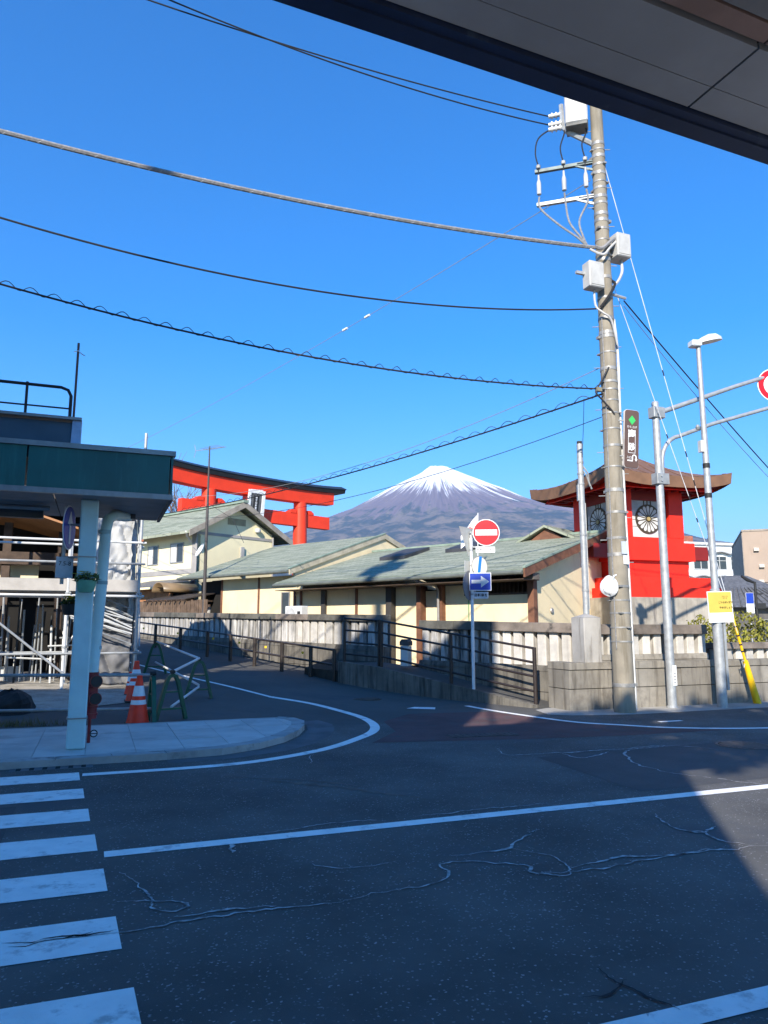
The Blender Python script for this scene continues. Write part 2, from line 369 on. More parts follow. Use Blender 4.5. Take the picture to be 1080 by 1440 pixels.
for l, w in (([(-1.35, 8.35), (-.7, 8.1), (-.1, 7.75), (.35, 7.5)], .10), ([(-1.7, 8.5), (-.9, 8.35), (-.2, 8.0)], .06)): ribbon('stain', smooth_pts(l, 8), w, stain_m, road, .0022, .03, True)
patch_m = M('asphalt_patch', (.070, .069, .067), .85, .2, .8, .4, 170, speck=((.20, .20, .20), 110, .88))
MB(UV).sheet([(5.2, 6.35, .0018), (9.8, 6.45, .0018), (9.75, 8.6, .0018), (5.3, 8.4, .0018)]).build('repair_patch', patch_m, road)
MB(UV).sheet([(-3.9, 6.6, .0018), (-.6, 6.6, .0018), (-.6, 7.9, .0018), (-3.9, 7.95, .0018)]).build('repair_patch', patch_m, road)
t = thing('gutter_grate', 'narrow slotted drain grate along the kerb by the aqua post', 'drain', UV @ Matrix.Translation((-.4, 9.8, 0)))
MB(UV).box(-.85, .05, 9.72, 9.9, -.03, .005).build('slab', M('gutter_slab', (.16, .16, .16), .9), t)
for k in range(6): MB(UV).box(-.78+k*.14, -.73+k*.14, 9.74, 9.88, .0, .009).build('slot', dcrack_mat, t)
# left corner pavement: kerb stones, paving slabs
def clip(poly, cvx):
    out = poly
    n = len(cvx)
    for i in range(n):
        a, b_ = cvx[i], cvx[(i+1) % n]; inp, out = out, []
        def side(p): return (b_[0]-a[0])*(p[1]-a[1]) - (b_[1]-a[1])*(p[0]-a[0])
        for j in range(len(inp)):
            p, q = inp[j], inp[(j+1) % len(inp)]; sp, sq = side(p), side(q)
            if sp >= 0: out.append(p)
            if sp*sq < 0:
                t = sp/(sp-sq); out.append((p[0]+(q[0]-p[0])*t, p[1]+(q[1]-p[1])*t))
        if not out: return []
    return out
outer = [(-8, 9.95), (.9, 9.9), (1.6, 10.0), (2.15, 10.3), (2.6, 10.75), (2.95, 11.3), (3.2, 11.9), (3.33, 12.4), (3.28, 12.85), (3.05, 13.1), (-8, 13.25)]
inner = [(-8, 10.17), (.88, 10.12), (1.52, 10.21), (2.0, 10.47), (2.42, 10.88), (2.76, 11.4), (3.0, 11.97), (3.11, 12.42), (3.06, 12.78), (2.95, 12.9), (-8, 13.05)]
PH = .085
pav = MB(UV).prism(outer, 'z', -.03, PH - .012).build('pavement', kerb_mat); tag(pav, kind='structure')
def chain_pieces(o, i, step):
    for k in range(len(o)-1):
        L = math.dist(o[k], o[k+1]); n = max(1, round(L/step))
        for j in range(n):
            g_ = .006/L; t0, t1 = j/n + g_, (j+1)/n - g_
            P = lambda A, B, t: (A[0]+(B[0]-A[0])*t, A[1]+(B[1]-A[1])*t)
            yield [P(o[k], o[k+1], t0), P(o[k], o[k+1], t1), P(i[k], i[k+1], t1), P(i[k], i[k+1], t0)]
for q in chain_pieces(outer[:10], inner[:10], .62):
    c = (sum(p[0] for p in q)/4, sum(p[1] for p in q)/4)
    q2 = [(c[0]+(p[0]-c[0])*1.004, c[1]+(p[1]-c[1])*1.01) for p in q]
    MB(UV).prism(q2, 'z', -.03, PH + random.uniform(-.002, .002)).build('kerb_stone', kerb_mat, pav)
for r, v0 in enumerate((10.12, 11.06, 12.0, 12.92)):
    for k in range(-11, 7):
        u0 = k*.6 - .05 + .3*(r % 2) * 0
        c = clip([(u0+.004, v0+.004), (u0+.596, v0+.004), (u0+.596, v0+.932), (u0+.004, v0+.932)], [(x*1.0, y) for x, y in inner])
        if len(c) >= 3:
            MB(UV).prism(c, 'z', -.01, PH - .003 + random.uniform(-.003, .002)).build('paving_slab', paving, pav)
# pale concrete gutter round the corner
g_in = [(.9, 9.88), (1.63, 9.98), (2.2, 10.28), (2.66, 10.73), (3.0, 11.28), (3.25, 11.88), (3.38, 12.4), (3.33, 12.9)]
g_out = [(.9, 9.62), (1.75, 9.72), (2.45, 10.02), (2.98, 10.5), (3.38, 11.1), (3.68, 11.8), (3.82, 12.4), (3.75, 13.0)]
b = MB(UV); b.add([(*p, .003) for p in g_in] + [(*p, .003) for p in g_out], [(i, i+1, 9+i, 8+i) for i in range(7)])
b.build('gutter', M('gutter_concrete', (.12, .12, .12), .9, .2, 2, .4, 90), road)
# lot behind the corner: gravel, and concrete strip before the shrine wall
_gp = [(-14, 15.2), (-1.3, 15.7), (.2, 16.5), (.9, 17.1), (.9, 26), (-14, 26)]
us = rng(-14, .9, .6); vs = rng(14.6, 27, .6)
def gz(x, y): return T(x, y) + .012
b = MB(); n = len(us); pts = []
for v in vs:
    for u in us:
        vv = v + max(0, (u + 1.2))*.62*(1 if v < 17 else 0) + .12*noise.noise((u*2, v*2, 0)); p = uvw(u, vv); pts.append((p.x, p.y, gz(p.x, p.y)))
b.add(pts, [(j*n+i, j*n+i+1, (j+1)*n+i+1, (j+1)*n+i) for j in range(len(vs)-1) for i in range(n-1)])
tag(b.build('gravel_lot', gravel_mat), kind='structure')
b = MB(UV)
b.add([(8.0, 12.25, .004), (8.35, 11.95, .004), (9.5, 11.7, .004), (30, 11.75, .004), (30, 13.2, .004), (8.6, 13.2, .004), (8.2, 13.0, .004)], [(0, 1, 2, 3, 4, 5, 6)])
tag(b.build('side_pavement', M('pavement_concrete', (.36, .34, .30), .9, .15, 1.5, .4, 90, stain=(.25, .235, .21))), kind='structure')

# manhole covers
def manhole(name, x, y, r, label):
    t = thing(name, label, 'manhole', frame(x, y, T(x, y), 0))
    F = frame(x, y, T(x, y), R(21))
    b = MB(F); b.lathe([(r, -.02), (r, .008), (r-.03, .008), (r-.03, .0), (.02, .0)], n=36); b.build('rim', M('cast_iron', (.10, .085, .075), .6, .2, 6, .1, metal=.3), t, True)
    b = MB(F); k = -r+.07
    while k < r-.06:
        h = math.sqrt(max(0, (r-.045)**2-k*k))
        b.box(-h, h, k-.017, k+.017, -.01, .009); k += .065
    b.build('grating', M('cast_iron', (.1,.085,.075)), t)
manhole('manhole_cover', 5.02, 10.71, .36, 'round ribbed iron cover in the road by the sunlit patch')
manhole('manhole_cover', -.40, 16.9, .33, 'round iron cover in the side road before the ramp')
t = thing('drain_cover', 'rectangular rusty steel cover set in the red road surfacing', 'manhole', frame(1.5, 11.67, 0, R(20)))
F = frame(1.5, 11.67, 0, R(14))
MB(F).box(-.55, .55, -.17, .17, -.02, .006).build('plate', M('rusty_plate', (.085, .06, .05), .8, .3, 6, .4, 80), t)
for k in range(11): MB(F).box(-.52+k*.1, -.45+k*.1, -.15, .15, .0, .011).build('rib', M('rusty_plate', (.1,.1,.1)), t)

# ---------------------------------------------------------------- the mountain (real size and distance)
def fuji():
    CX, CY = 1205.0, 16700.0
    base = [(0,3630),(160,3615),(330,3490),(480,3395),(800,3230),(1200,3010),(1600,2765),(2070,2520),(2480,2370),(2960,2150),(3800,1800),(5000,1420),(7000,880),(9500,430),(12000,180),(14500,20),(15500,-25)]
    right = [(0,3630),(160,3615),(330,3560),(480,3480),(800,3320),(1270,3110),(1760,2890),(2230,2660),(2590,2510),(2900,2400),(3300,2260),(3800,2090),(4500,1930),(5600,1560),(7000,1150),(9500,520),(12000,200),(14500,20),(15500,-25)]
    def ev(tab, r):
        for (a, b_), (c, d) in zip(tab, tab[1:]):
            if r <= c: t = (r-a)/(c-a); return b_+(d-b_)*t
        return tab[-1][1]
    NA, NR = 640, 150
    vs = []; rs = [15500*(i/NR)**1.75 for i in range(NR+1)]
    for i, r in enumerate(rs):
        for k in range(NA):
            a = 2*math.pi*k/NA; ca, sa = math.cos(a), math.sin(a)
            wr = max(0, min(1, .5 + .9*ca)); wr = wr*wr*(3-2*wr)
            h = ev(base, r)*(1-wr) + ev(right, r)*wr
            amp = min(1, max(0, (r-150)/900))
            g1 = noise.noise((ca*9, sa*9, r*.00018)); g2 = noise.noise((ca*26, sa*26, r*.0003+5)); g3 = noise.noise((ca*60, sa*60, r*.0006+9))
            h += amp*(-55*abs(g1) + 38*g2 + 20*g3) * (1 if r < 9000 else max(0, (15500-r)/6500))
            h += noise.noise((ca*r*.0011, sa*r*.0011, 0))*90*min(1, r/6000) * (1 if r < 9000 else max(0, (15500-r)/6500))
            if r < 330: h += 35*noise.noise((ca*3, sa*3, 2.2))
            # side crater on the right shoulder
            dx, dy = ca*r-2800, sa*r+1500; dd = math.hypot(dx, dy)
            h += 95*math.exp(-((dd-430)/150)**2) - 110*math.exp(-(dd/300)**2)
            vs.append((CX+ca*r, CY+sa*r, h))
    fs = [(i*NA+k, i*NA+(k+1)%NA, (i+1)*NA+(k+1)%NA, (i+1)*NA+k) for i in range(NR) for k in range(NA)]
    b = MB(); b.add(vs, fs)
    m = bpy.data.materials.new('mountain'); m.use_nodes = True; nt = m.node_tree; n = nt.nodes; L = nt.links
    bs = n['Principled BSDF']; bs.inputs['Roughness'].default_value = .95; bs.inputs['Specular IOR Level'].default_value = .1
    geo = n.new('ShaderNodeNewGeometry')
    sub = n.new('ShaderNodeVectorMath'); sub.operation = 'SUBTRACT'; sub.inputs[1].default_value = (CX, CY, 0); L.new(geo.outputs['Position'], sub.inputs[0])
    sp = n.new('ShaderNodeSeparateXYZ'); L.new(sub.outputs[0], sp.inputs[0])
    def mth(op, a, b_=None):
        x = n.new('ShaderNodeMath'); x.operation = op
        for k, s in ((0, a), (1, b_)):
            if s is None: continue
            if isinstance(s, (int, float)): x.inputs[k].default_value = s
            else: L.new(s, x.inputs[k])
        return x.outputs[0]
    ang = mth('ARCTAN2', sp.outputs[0], mth('MULTIPLY', sp.outputs[1], -1))
    rad = mth('SQRT', mth('ADD', mth('MULTIPLY', sp.outputs[0], sp.outputs[0]), mth('MULTIPLY', sp.outputs[1], sp.outputs[1])))
    def pn(ka, kr, det=4, off=0):
        cb = n.new('ShaderNodeCombineXYZ'); L.new(mth('MULTIPLY', ang, ka), cb.inputs[0]); L.new(mth('MULTIPLY', rad, kr), cb.inputs[1]); cb.inputs[2].default_value = off
        t = n.new('ShaderNodeTexNoise'); t.inputs['Scale'].default_value = 1; t.inputs['Detail'].default_value = det; t.inputs['Roughness'].default_value = .65
        L.new(cb.outputs[0], t.inputs['Vector']); return t.outputs[0]
    def mr(src, a, b_, c=0, d=1):
        r = n.new('ShaderNodeMapRange'); r.interpolation_type = 'SMOOTHSTEP'
        for k, s in enumerate((a, b_, c, d)): r.inputs[1+k].default_value = s
        L.new(src, r.inputs[0]); return r.outputs[0]
    def mix(f, a, c):
        x = n.new('ShaderNodeMix'); x.data_type = 'RGBA'
        for k, s in ((0, f), (6, a), (7, c)):
            if isinstance(s, tuple): x.inputs[k].default_value = (*s, 1)
            else: L.new(s, x.inputs[k])
        return x.outputs[2]
    z = sp.outputs[2]
    streak = pn(26, .0005, 7); fine = pn(85, .0012, 6, 3.1); big = pn(4.5, .0002, 3, 7.7)
    # snow height threshold varies along gullies
    q = mth('ADD', z, mth('ADD', mth('MULTIPLY', mth('SUBTRACT', streak, .5), 1900), mth('ADD', mth('MULTIPLY', mth('SUBTRACT', fine, .5), 1050), mth('MULTIPLY', mth('SUBTRACT', big, .5), 1300))))
    snow = mr(q, 2720, 3040)
    gully = mth('MULTIPLY', mr(fine, .60, .70), mr(z, 2950, 3300)) 
    n2 = n.new('ShaderNodeTexNoise'); n2.inputs['Scale'].default_value = .0024; n2.inputs['Detail'].default_value = 8; n2.inputs['Roughness'].default_value = .65; L.new(geo.outputs['Position'], n2.inputs['Vector'])
    rock = mix(mr(fine, .35, .65), (.145, .10, .10), (.20, .145, .14))
    scar = mth('MULTIPLY', mr(streak, .57, .66), mr(z, 1500, 2300))
    forest = mth('MULTIPLY', mr(mth('ADD', z, mth('ADD', mth('MULTIPLY', mth('SUBTRACT', n2.outputs[0], .5), 1500), mth('MULTIPLY', mth('SUBTRACT', streak, .5), -1800))), 2250, 2050), 1)
    n3 = n.new('ShaderNodeTexNoise'); n3.inputs['Scale'].default_value = .009; n3.inputs['Detail'].default_value = 6; n3.inputs['Roughness'].default_value = .7; L.new(geo.outputs['Position'], n3.inputs['Vector'])
    wsel = mth('ADD', mth('MULTIPLY', n2.outputs[0], .65), mth('MULTIPLY', n3.outputs[0], .35))
    wood = mix(mr(wsel, .45, .57), (.045, .052, .038), (.20, .155, .105))
    low = mix(forest, mix(scar, rock, (.25, .175, .15)), wood)
    L.new(mix(snow, low, (.86, .87, .89)), bs.inputs['Base Color'])
    o = b.build('mountain', m, None, smooth=False)
    o.data.polygons.foreach_set('use_smooth', [True]*len(o.data.polygons))
    tag(o, kind='structure')
fuji()
# the air between here and the mountain
hz = MB().box(-26000, 26000, -3000, 34500, -60, 4300)
hm = bpy.data.materials.new('haze'); hm.use_nodes = True; nt = hm.node_tree
for nd in list(nt.nodes):
    if nd.type == 'BSDF_PRINCIPLED': nt.nodes.remove(nd)
vp = nt.nodes.new('ShaderNodeVolumePrincipled'); vp.inputs['Color'].default_value = (.34, .58, 1.0, 1); vp.inputs['Density'].default_value = 3.6e-5; vp.inputs['Anisotropy'].default_value = 0.0
nt.links.new(vp.outputs[0], [x for x in nt.nodes if x.type == 'OUTPUT_MATERIAL'][0].inputs['Volume'])
hzo = hz.build('haze', hm); tag(hzo, kind='stuff')
# ================================================================== LARGE STRUCTURES
# ---- stone fence along the shrine precinct -----------------------------------
P0 = Vector((3.9, 16.1, 0)); WD = Vector((-.69, .72, 0)).normalized()
WF = frame(P0.x, P0.y, 0, math.atan2(-WD.y, -WD.x))   # x runs back towards the corner, y into the precinct
def fence_run(label, F, x0, x1, zb, zp, zt, zc, pitch, pw, pmat, cmat, bmat, blocks, cap_w=.34, rec=.0, z_low=-.2, piece=1.5):
    "x0<x1; zb(x) block top, zp post foot, zt post top, zc cap top (functions of x)"
    t = thing('stone_fence', label, 'fence', F @ Matrix.Translation((x1, 0, 0)))
    n = max(1, round((x1-x0)/piece))
    for i in range(n):                                  # cap stones
        a, c = lerp(x0, x1, i/n) + .004, lerp(x0, x1, (i+1)/n) - .004
        b = MB(F); yo = random.uniform(-.006, .006); zo = random.uniform(-.004, .004)
        b.add([(a, -cap_w/2+yo, zt(a)), (c, -cap_w/2+yo, zt(c)), (c, cap_w/2+yo, zt(c)), (a, cap_w/2+yo, zt(a)),
               (a, -cap_w/2+yo+.02, zc(a)+zo), (c, -cap_w/2+yo+.02, zc(c)+zo), (c, cap_w/2+yo-.02, zc(c)+zo), (a, cap_w/2+yo-.02, zc(a)+zo)],
              [(3,2,1,0),(4,5,6,7),(0,1,5,4),(1,2,6,5),(2,3,7,6),(3,0,4,7)])
        b.build('cap_stone', cmat(i) if callable(cmat) else cmat, t, bevel=.012)
    k = x0 + pitch/2; j = 0
    while k < x1 - pw*.4:                               # upright stone slats
        b = MB(F); d = random.uniform(-.012, .012); w = pw/2
        b.prism([(k-w+.02, -.09+d), (k+w-.02, -.09+d), (k+w, -.065+d), (k+w, .07+d), (k-w, .07+d), (k-w, -.065+d)], 'z', zp(k)-.02, zt(k)-.001)
        b.build('post', pmat(k) if callable(pmat) else pmat, t); k += pitch; j += 1
    MB(F).add([(x0, .075, zp(x0)), (x1, .075, zp(x1)), (x1, .12, zp(x1)), (x0, .12, zp(x0)), (x0, .075, zt(x0)), (x1, .075, zt(x1)), (x1, .12, zt(x1)), (x0, .12, zt(x0))],
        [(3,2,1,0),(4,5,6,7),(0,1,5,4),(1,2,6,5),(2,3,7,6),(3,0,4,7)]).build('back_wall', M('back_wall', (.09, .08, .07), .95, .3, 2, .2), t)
    # sill below the slats and block courses
    for i in range(n):
        a, c = lerp(x0, x1, i/n) + .003, lerp(x0, x1, (i+1)/n) - .003
        b = MB(F); w = .17
        b.add([(a, -w, zb(a)), (c, -w, zb(c)), (c, w, zb(c)), (a, w, zb(a)), (a, -w+.03, zp(a)), (c, -w+.03, zp(c)), (c, w, zp(c)), (a, w, zp(a))],
              [(3,2,1,0),(4,5,6,7),(0,1,5,4),(1,2,6,5),(2,3,7,6),(3,0,4,7)]); b.build('sill_stone', bmat, t)
    rows, bl = blocks
    h0 = z_low
    for r in range(rows):
        off = (r % 2)*bl/2; x = x0 - off
        while x < x1:
            a, c = max(x0, x)+.004, min(x1, x+bl)-.004
            if c - a > .05:
                za = lambda xx, q: lerp(h0, zb(xx), q/rows)
                q0, q1 = r + .015, r + .985; yy = -.165 + random.uniform(-.008, .006)
                b = MB(F); b.add([(a, yy, za(a, q0)), (c, yy, za(c, q0)), (c, .16, za(c, q0)), (a, .16, za(a, q0)), (a, yy, za(a, q1)), (c, yy, za(c, q1)), (c, .16, za(c, q1)), (a, .16, za(a, q1))],
                    [(3,2,1,0),(4,5,6,7),(0,1,5,4),(1,2,6,5),(2,3,7,6),(3,0,4,7)]); b.build('block', bmat, t)
            x += bl
    return t
sidewall_m = M('weathered_shaded_base', (.16, .145, .12), .95, .3, 1.5, .5, 50, rnd=.08, streak=(.055, .05, .043), streak_amt=.7)  # shade on the base is put into the dark tone; streaks are weathering
# middle run beside the ramp (x = -t)
fence_run('short weathered stone fence with end darkened for shade beside the railed ramp', WF, -4.2, .42, lambda x: .68, lambda x: .80, lambda x: 1.50 - x*.02, lambda x: 1.71 - x*.02,
          .315, .225, lambda k: fence_shaded if k < -2.0 else fence_post, lambda i: cap_dark if i < 2 else cap_mat, sidewall_m, (2, .9), piece=1.25)  # ramp-top slats and caps darkened where the building shadow falls
# long run up the side street
fence_run('long stained stone fence, darkened where shaded, running up the side street behind the guard rail', WF, -30, -5.52, lambda x: .98 - (x+5.52)*.015, lambda x: 1.10 - (x+5.52)*.018, lambda x: 1.76 - (x+5.52)*.018, lambda x: 1.94 - (x+5.52)*.018,
          .36, .265, lambda k: fence_post if -9.6 < k < -7.2 else fence_shaded, lambda i: cap_dark if i % 3 else cap_mat, sidewall_m, (2, 1.2), piece=1.6, z_low=.0)  # paler slats on the sunlit stretch, darker copy where it is shaded
# right-hand run along the main road
RF = frame(*uvw(0, 13.0)[:2], 0, UA)
fence_run('sunlit stone fence on concrete blocks behind the grey poles', RF, 9.6, 12.55, lambda x: .95, lambda x: 1.06, lambda x: 1.47, lambda x: 1.68,
          .30, .20, fence_post, cap_mat, conc_block, (2, .85), piece=1.1)
fence_run('lower stone fence continuing beyond the yellow guy guard', RF, 12.75, 19, lambda x: .80, lambda x: .90, lambda x: 1.14, lambda x: 1.28,
          .31, .2, fence_post, cap_mat, conc_block, (2, .85), piece=1.1)
# plinth in front of the right run with the big pillar on its end
t = thing('block_wall', 'low concrete block wall with a capping course at the street corner', 'wall', frame(*uvw(9.0, 12.75)[:2], 0, UA))
F = UV
for r in range(3):
    x = 8.75 - (r % 2)*.4
    while x < 18.8:
        a, c = max(8.75, x)+.004, min(18.8, x+.8)-.004
        if c-a > .06:
            h = [(-.1, .41), (.42, .78), (.79, .93)][r]; yy = 12.62 + random.uniform(-.006, .006) - (.03 if r == 2 else 0)
            MB(F).box(a, c, yy, 12.83, h[0], h[1]-.006).build('block', conc_block, t)
        x += .8
for r in range(3):                                    # return face towards the ramp
    h = [(-.1, .41), (.42, .78), (.79, .93)][r]
    MB(F).box(8.75, 9.06, 12.835, 13.35, h[0], h[1]-.006).build('block', conc_block, t)
t = thing('stone_pillar', 'square pale granite pillar with pointed top at the corner of the fence', 'pillar', frame(*uvw(9.2, 12.72)[:2], .93, UA))
MB(UV).prism([(9.17, 12.64), (9.59, 12.64), (9.59, 13.08), (9.17, 13.08)], 'z', .90, 1.82).build('shaft', conc, t, bevel=.015)
b = MB(UV); b.add([(9.17, 12.64, 1.815), (9.59, 12.64, 1.815), (9.59, 13.08, 1.815), (9.17, 13.08, 1.815), (9.38, 12.86, 1.90)], [(0,1,4),(1,2,4),(2,3,4),(3,0,4),(3,2,1,0)]); b.build('top', conc, t)
# ---- ramp up to the shrine office, with retaining edge -----------------------
ro = [Vector((3.12, 15.45, 0)), Vector((2.1, 16.62, 0)), Vector((-.1, 18.62, 0)), Vector((-1.12, 19.5, 0))]
ri = [Vector((3.75, 15.95, 0)), Vector((2.75, 17.1, 0)), Vector((1.0, 19.0, 0)), Vector((-.1, 20.15, 0))]
rz_ = [.012, .20, .60, .70]
b = MB(); b.add([(p.x, p.y, z) for p, z in zip(ro, rz_)] + [(p.x, p.y, z) for p, z in zip(ri, rz_)] + [(p.x, p.y, -.1) for p in ro] + [(p.x, p.y, -.1) for p in ri],
     [(i, i+1, 5+i, 4+i) for i in range(3)] + [(8+i, 9+i, i+1, i) for i in range(3)] + [(11, 15, 7, 3), (8, 0, 4, 12)])
ramp = tag(b.build('ramp', asphalt_old), kind='structure')
for i in range(3):
    k = [2, 4, 2][i]
    for j in range(k):
        a, c = ro[i].lerp(ro[i+1], j/k), ro[i].lerp(ro[i+1], (j+1)/k); za, zc_ = lerp(rz_[i], rz_[i+1], j/k), lerp(rz_[i], rz_[i+1], (j+1)/k)
        d = (c-a).normalized(); nn = Vector((-d.y, d.x, 0)); nn = nn if nn.y < 0 else -nn
        a = a + d*.004; c = c - d*.004
        b = MB(); q = [a+nn*.10, c+nn*.10, c-nn*.05, a-nn*.05]
        b.add([(p.x, p.y, -.1) for p in q] + [(q[0].x, q[0].y, za+.05), (q[1].x, q[1].y, zc_+.05), (q[2].x, q[2].y, zc_+.05), (q[3].x, q[3].y, za+.05)],
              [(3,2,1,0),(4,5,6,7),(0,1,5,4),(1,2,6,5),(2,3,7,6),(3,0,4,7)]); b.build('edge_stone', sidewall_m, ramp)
# landing edge towards the street fence
# terrace of earth between guard rail and long fence
b = MB(); b.add([(-1.2, 19.6, -.1), (-.15, 20.2, -.1), (-1.6, 21.7, -.1), (-2.2, 20.9, -.1), (-1.2, 19.6, .5), (-.15, 20.2, .72), (-1.6, 21.7, .72), (-2.2, 20.9, .5)],
      [(3,2,1,0),(4,5,6,7),(0,1,5,4),(1,2,6,5),(2,3,7,6),(3,0,4,7)])
tag(b.build('planting_bed', M('bed_soil', (.045, .038, .028), .95, .3, 3, .5, 30)), kind='structure')

# ---- railings -----------------------------------------------------------------
def railing(label, pts, bars, post_every, h, r_post, r_bar, mat, foot=0.0, dz=None, cap_post=True):
    t = thing('railing', label, 'railing', frame(pts[0][0], pts[0][1], pts[0][2]))
    P = [Vector(p) for p in pts]
    L = [0]
    for a, c in zip(P, P[1:]): L.append(L[-1] + (c-a).length)
    def at_(s):
        for i in range(len(P)-1):
            if s <= L[i+1] + 1e-6: return P[i].lerp(P[i+1], (s-L[i])/(L[i+1]-L[i]))
        return P[-1]
    for s in post_every:
        p = at_(s*L[-1]); b = MB(); b.tube([(p.x, p.y, p.z-.15), (p.x, p.y, p.z+h+.02)], r_post, 10); b.build('post', mat, t, True)
    for z in bars:
        b = MB(); b.tube([p + Vector((0, 0, z)) for p in P], r_bar, 8); b.build('bar', mat, t, True)
    return t
railing('dark brown steel railing climbing beside the ramp in front of the stone fence', [(3.10, 15.52, .02), (2.1, 16.66, .20), (-.06, 18.64, .60)], [1.17, .88, .60, .30], [0, .515, 1], 1.17, .042, .026, rail_brown)
railing('short dark brown level railing at the top of the ramp', [(-.10, 18.72, .62), (-1.02, 19.42, .68)], [1.16, .86, .56, .26], [0.03, 1], 1.16, .036, .025, rail_brown)
gpts = [(-1.30, 19.7), (-2.23, 20.65), (-3.43, 21.85), (-4.4, 22.9), (-5.45, 24.0), (-7.0, 25.5), (-8.68, 27.1), (-12, 30.3)]
G3 = [(x, y, T(x, y)) for x, y in gpts]
gt_ = railing('low dark steel guard rail along the far side of the side street', G3, [.80, .42], [.0, .065, .15, .24, .33, .42, .53, .64, .75, .87, 1], .80, .055, .03, M('guard_rail_brown', (.045, .036, .032), .35, .2, 4, .05, metal=.2))
for x, y, z in G3[1:7]:
    MB(frame(x, y, z)).box(-.03, .03, -.07, -.055, .58, .64).build('reflector', guard_yellow, gt_)
t = thing('litter_bin', 'slim white bin with dark lid standing at the top of the ramp', 'bin', frame(.55, 18.75, .66))
MB(frame(.55, 18.75, .66, R(-35))).box(-.11, .11, -.1, .1, 0, .50).build('body', steel_white, t, bevel=.01)
b = MB(frame(.55, 18.75, .66, R(-35))); b.prism([(-.12, .505), (.12, .505), (.12, .60), (.06, .66), (-.06, .66), (-.12, .60)], 'y', -.11, .11); b.build('lid', M('bin_lid', (.08, .08, .08)), t)

# ---- buildings of the shrine office -------------------------------------------
AR = math.atan2(-.66, .75)
def slab_roof(b, x0, x1, y0, z0, y1, z1, th=.12):
    b.add([(x0,y0,z0),(x1,y0,z0),(x1,y1,z1),(x0,y1,z1),(x0,y0,z0-th),(x1,y0,z0-th),(x1,y1,z1-th),(x0,y1,z1-th)],
          [(0,1,2,3),(7,6,5,4),(4,5,1,0),(5,6,2,1),(6,7,3,2),(7,4,0,3)])
def window(parent, F, x0, x1, z0, z1, y=-.0, split=True, shut=None):
    "window let into a wall whose face is at y; frame proud, glass behind"
    w = MB(F); d = .04
    for a, c, e, g_ in ((x0, x1, z0-d, z0), (x0, x1, z1, z1+d), (x0-d, x0, z0-d, z1+d), (x1, x1+d, z0-d, z1+d)): w.box(a, c, y-.045, y+.03, e, g_)
    if split: w.box((x0+x1)/2-.02, (x0+x1)/2+.02, y-.03, y+.0, z0, z1)
    o = w.build('window', alu, parent)
    MB(F).box(x0, x1, y-.014, y-.004, z0, z1).build('pane', glass, o)
    if shut: MB(F).box(x0+.01, (x0+x1)/2-.03, y-.028, y-.016, z0+.01, z1-.01).build('blind', panel_white, o)
    return o
# hall A: long low building with the green roof, gable towards the corner
CA = frame(3.78, 20.02, .12, AR); FA = CA
t = thing('shrine_office', 'long cream building with green shingled roof, skylights and brown posts', 'building', CA)
hA = t
b = MB(FA); slab_roof(b, -10.3, .0, -.0, 3.06, 5.3, 4.58, .10); b.build('roof', shingle, t)
b = MB(FA); slab_roof(b, -10.3, .0, 5.3, 4.58, 10.6, 3.1, .10); b.build('roof', shingle, t)
b = MB(FA); b.box(-10.3, .0, 5.2, 5.4, 4.56, 4.64); b.build('ridge_cap', M('ridge_green', (.22, .28, .22), .8), t)
b = MB(FA); slab_roof(b, .005, .06, -.03, 3.09, 5.3, 4.62, .26); slab_roof(b, .005, .06, 5.3, 4.62, 10.6, 3.13, .26); b.build('verge_board', timber, t)
b = MB(FA); slab_roof(b, .0, .075, -.05, 3.13, 5.3, 4.66, .05); b.build('verge_trim', M('ridge_green', (.22,.28,.22)), t)
MB(FA).box(-10.3, -.02, -.03, -.005, 2.90, 3.05).build('fascia', M('fascia_green', (.17, .20, .165), .7), t)
b = MB(FA); b.tube([(-10.3, -.08, 2.96), (-5, -.08, 2.955), (0, -.08, 2.96)], .055, 8); b.build('gutter', M('gutter_green', (.12, .13, .11), .5), t, True)
MB(FA).box(-10.3, -.03, .02, .88, 2.78, 2.80).build('soffit', dark_wood, t)
# front wall in panels between posts (wall face at y=.9)
wx = [-10.2, -9.85, -8.62, -7.06, -5.55]
for a, c in zip(wx, wx[1:]):
    MB(FA).box(a+.05, c-.05, .9, 1.05, .3, 2.78).build('wall_panel', cream, t)
for x in (-10.2, -9.85, -7.06): MB(FA).box(x-.05, x+.05, .86, 1.06, .3, 2.78).build('post', timber, t)
for x, w in ((-8.62, .10), (-5.55, .12)): MB(FA).box(x-w, x+w, .80, 1.06, .3, 2.78).build('post', M('dark_grey_post', (.055, .05, .045), .6), t)
MB(FA).box(-5.40, -4.42, 1.0, 1.15, .3, 2.78).build('wall_panel', cream, t)
MB(FA).box(-4.42, -4.24, .84, 1.2, .3, 2.78).build('post', timber, t)
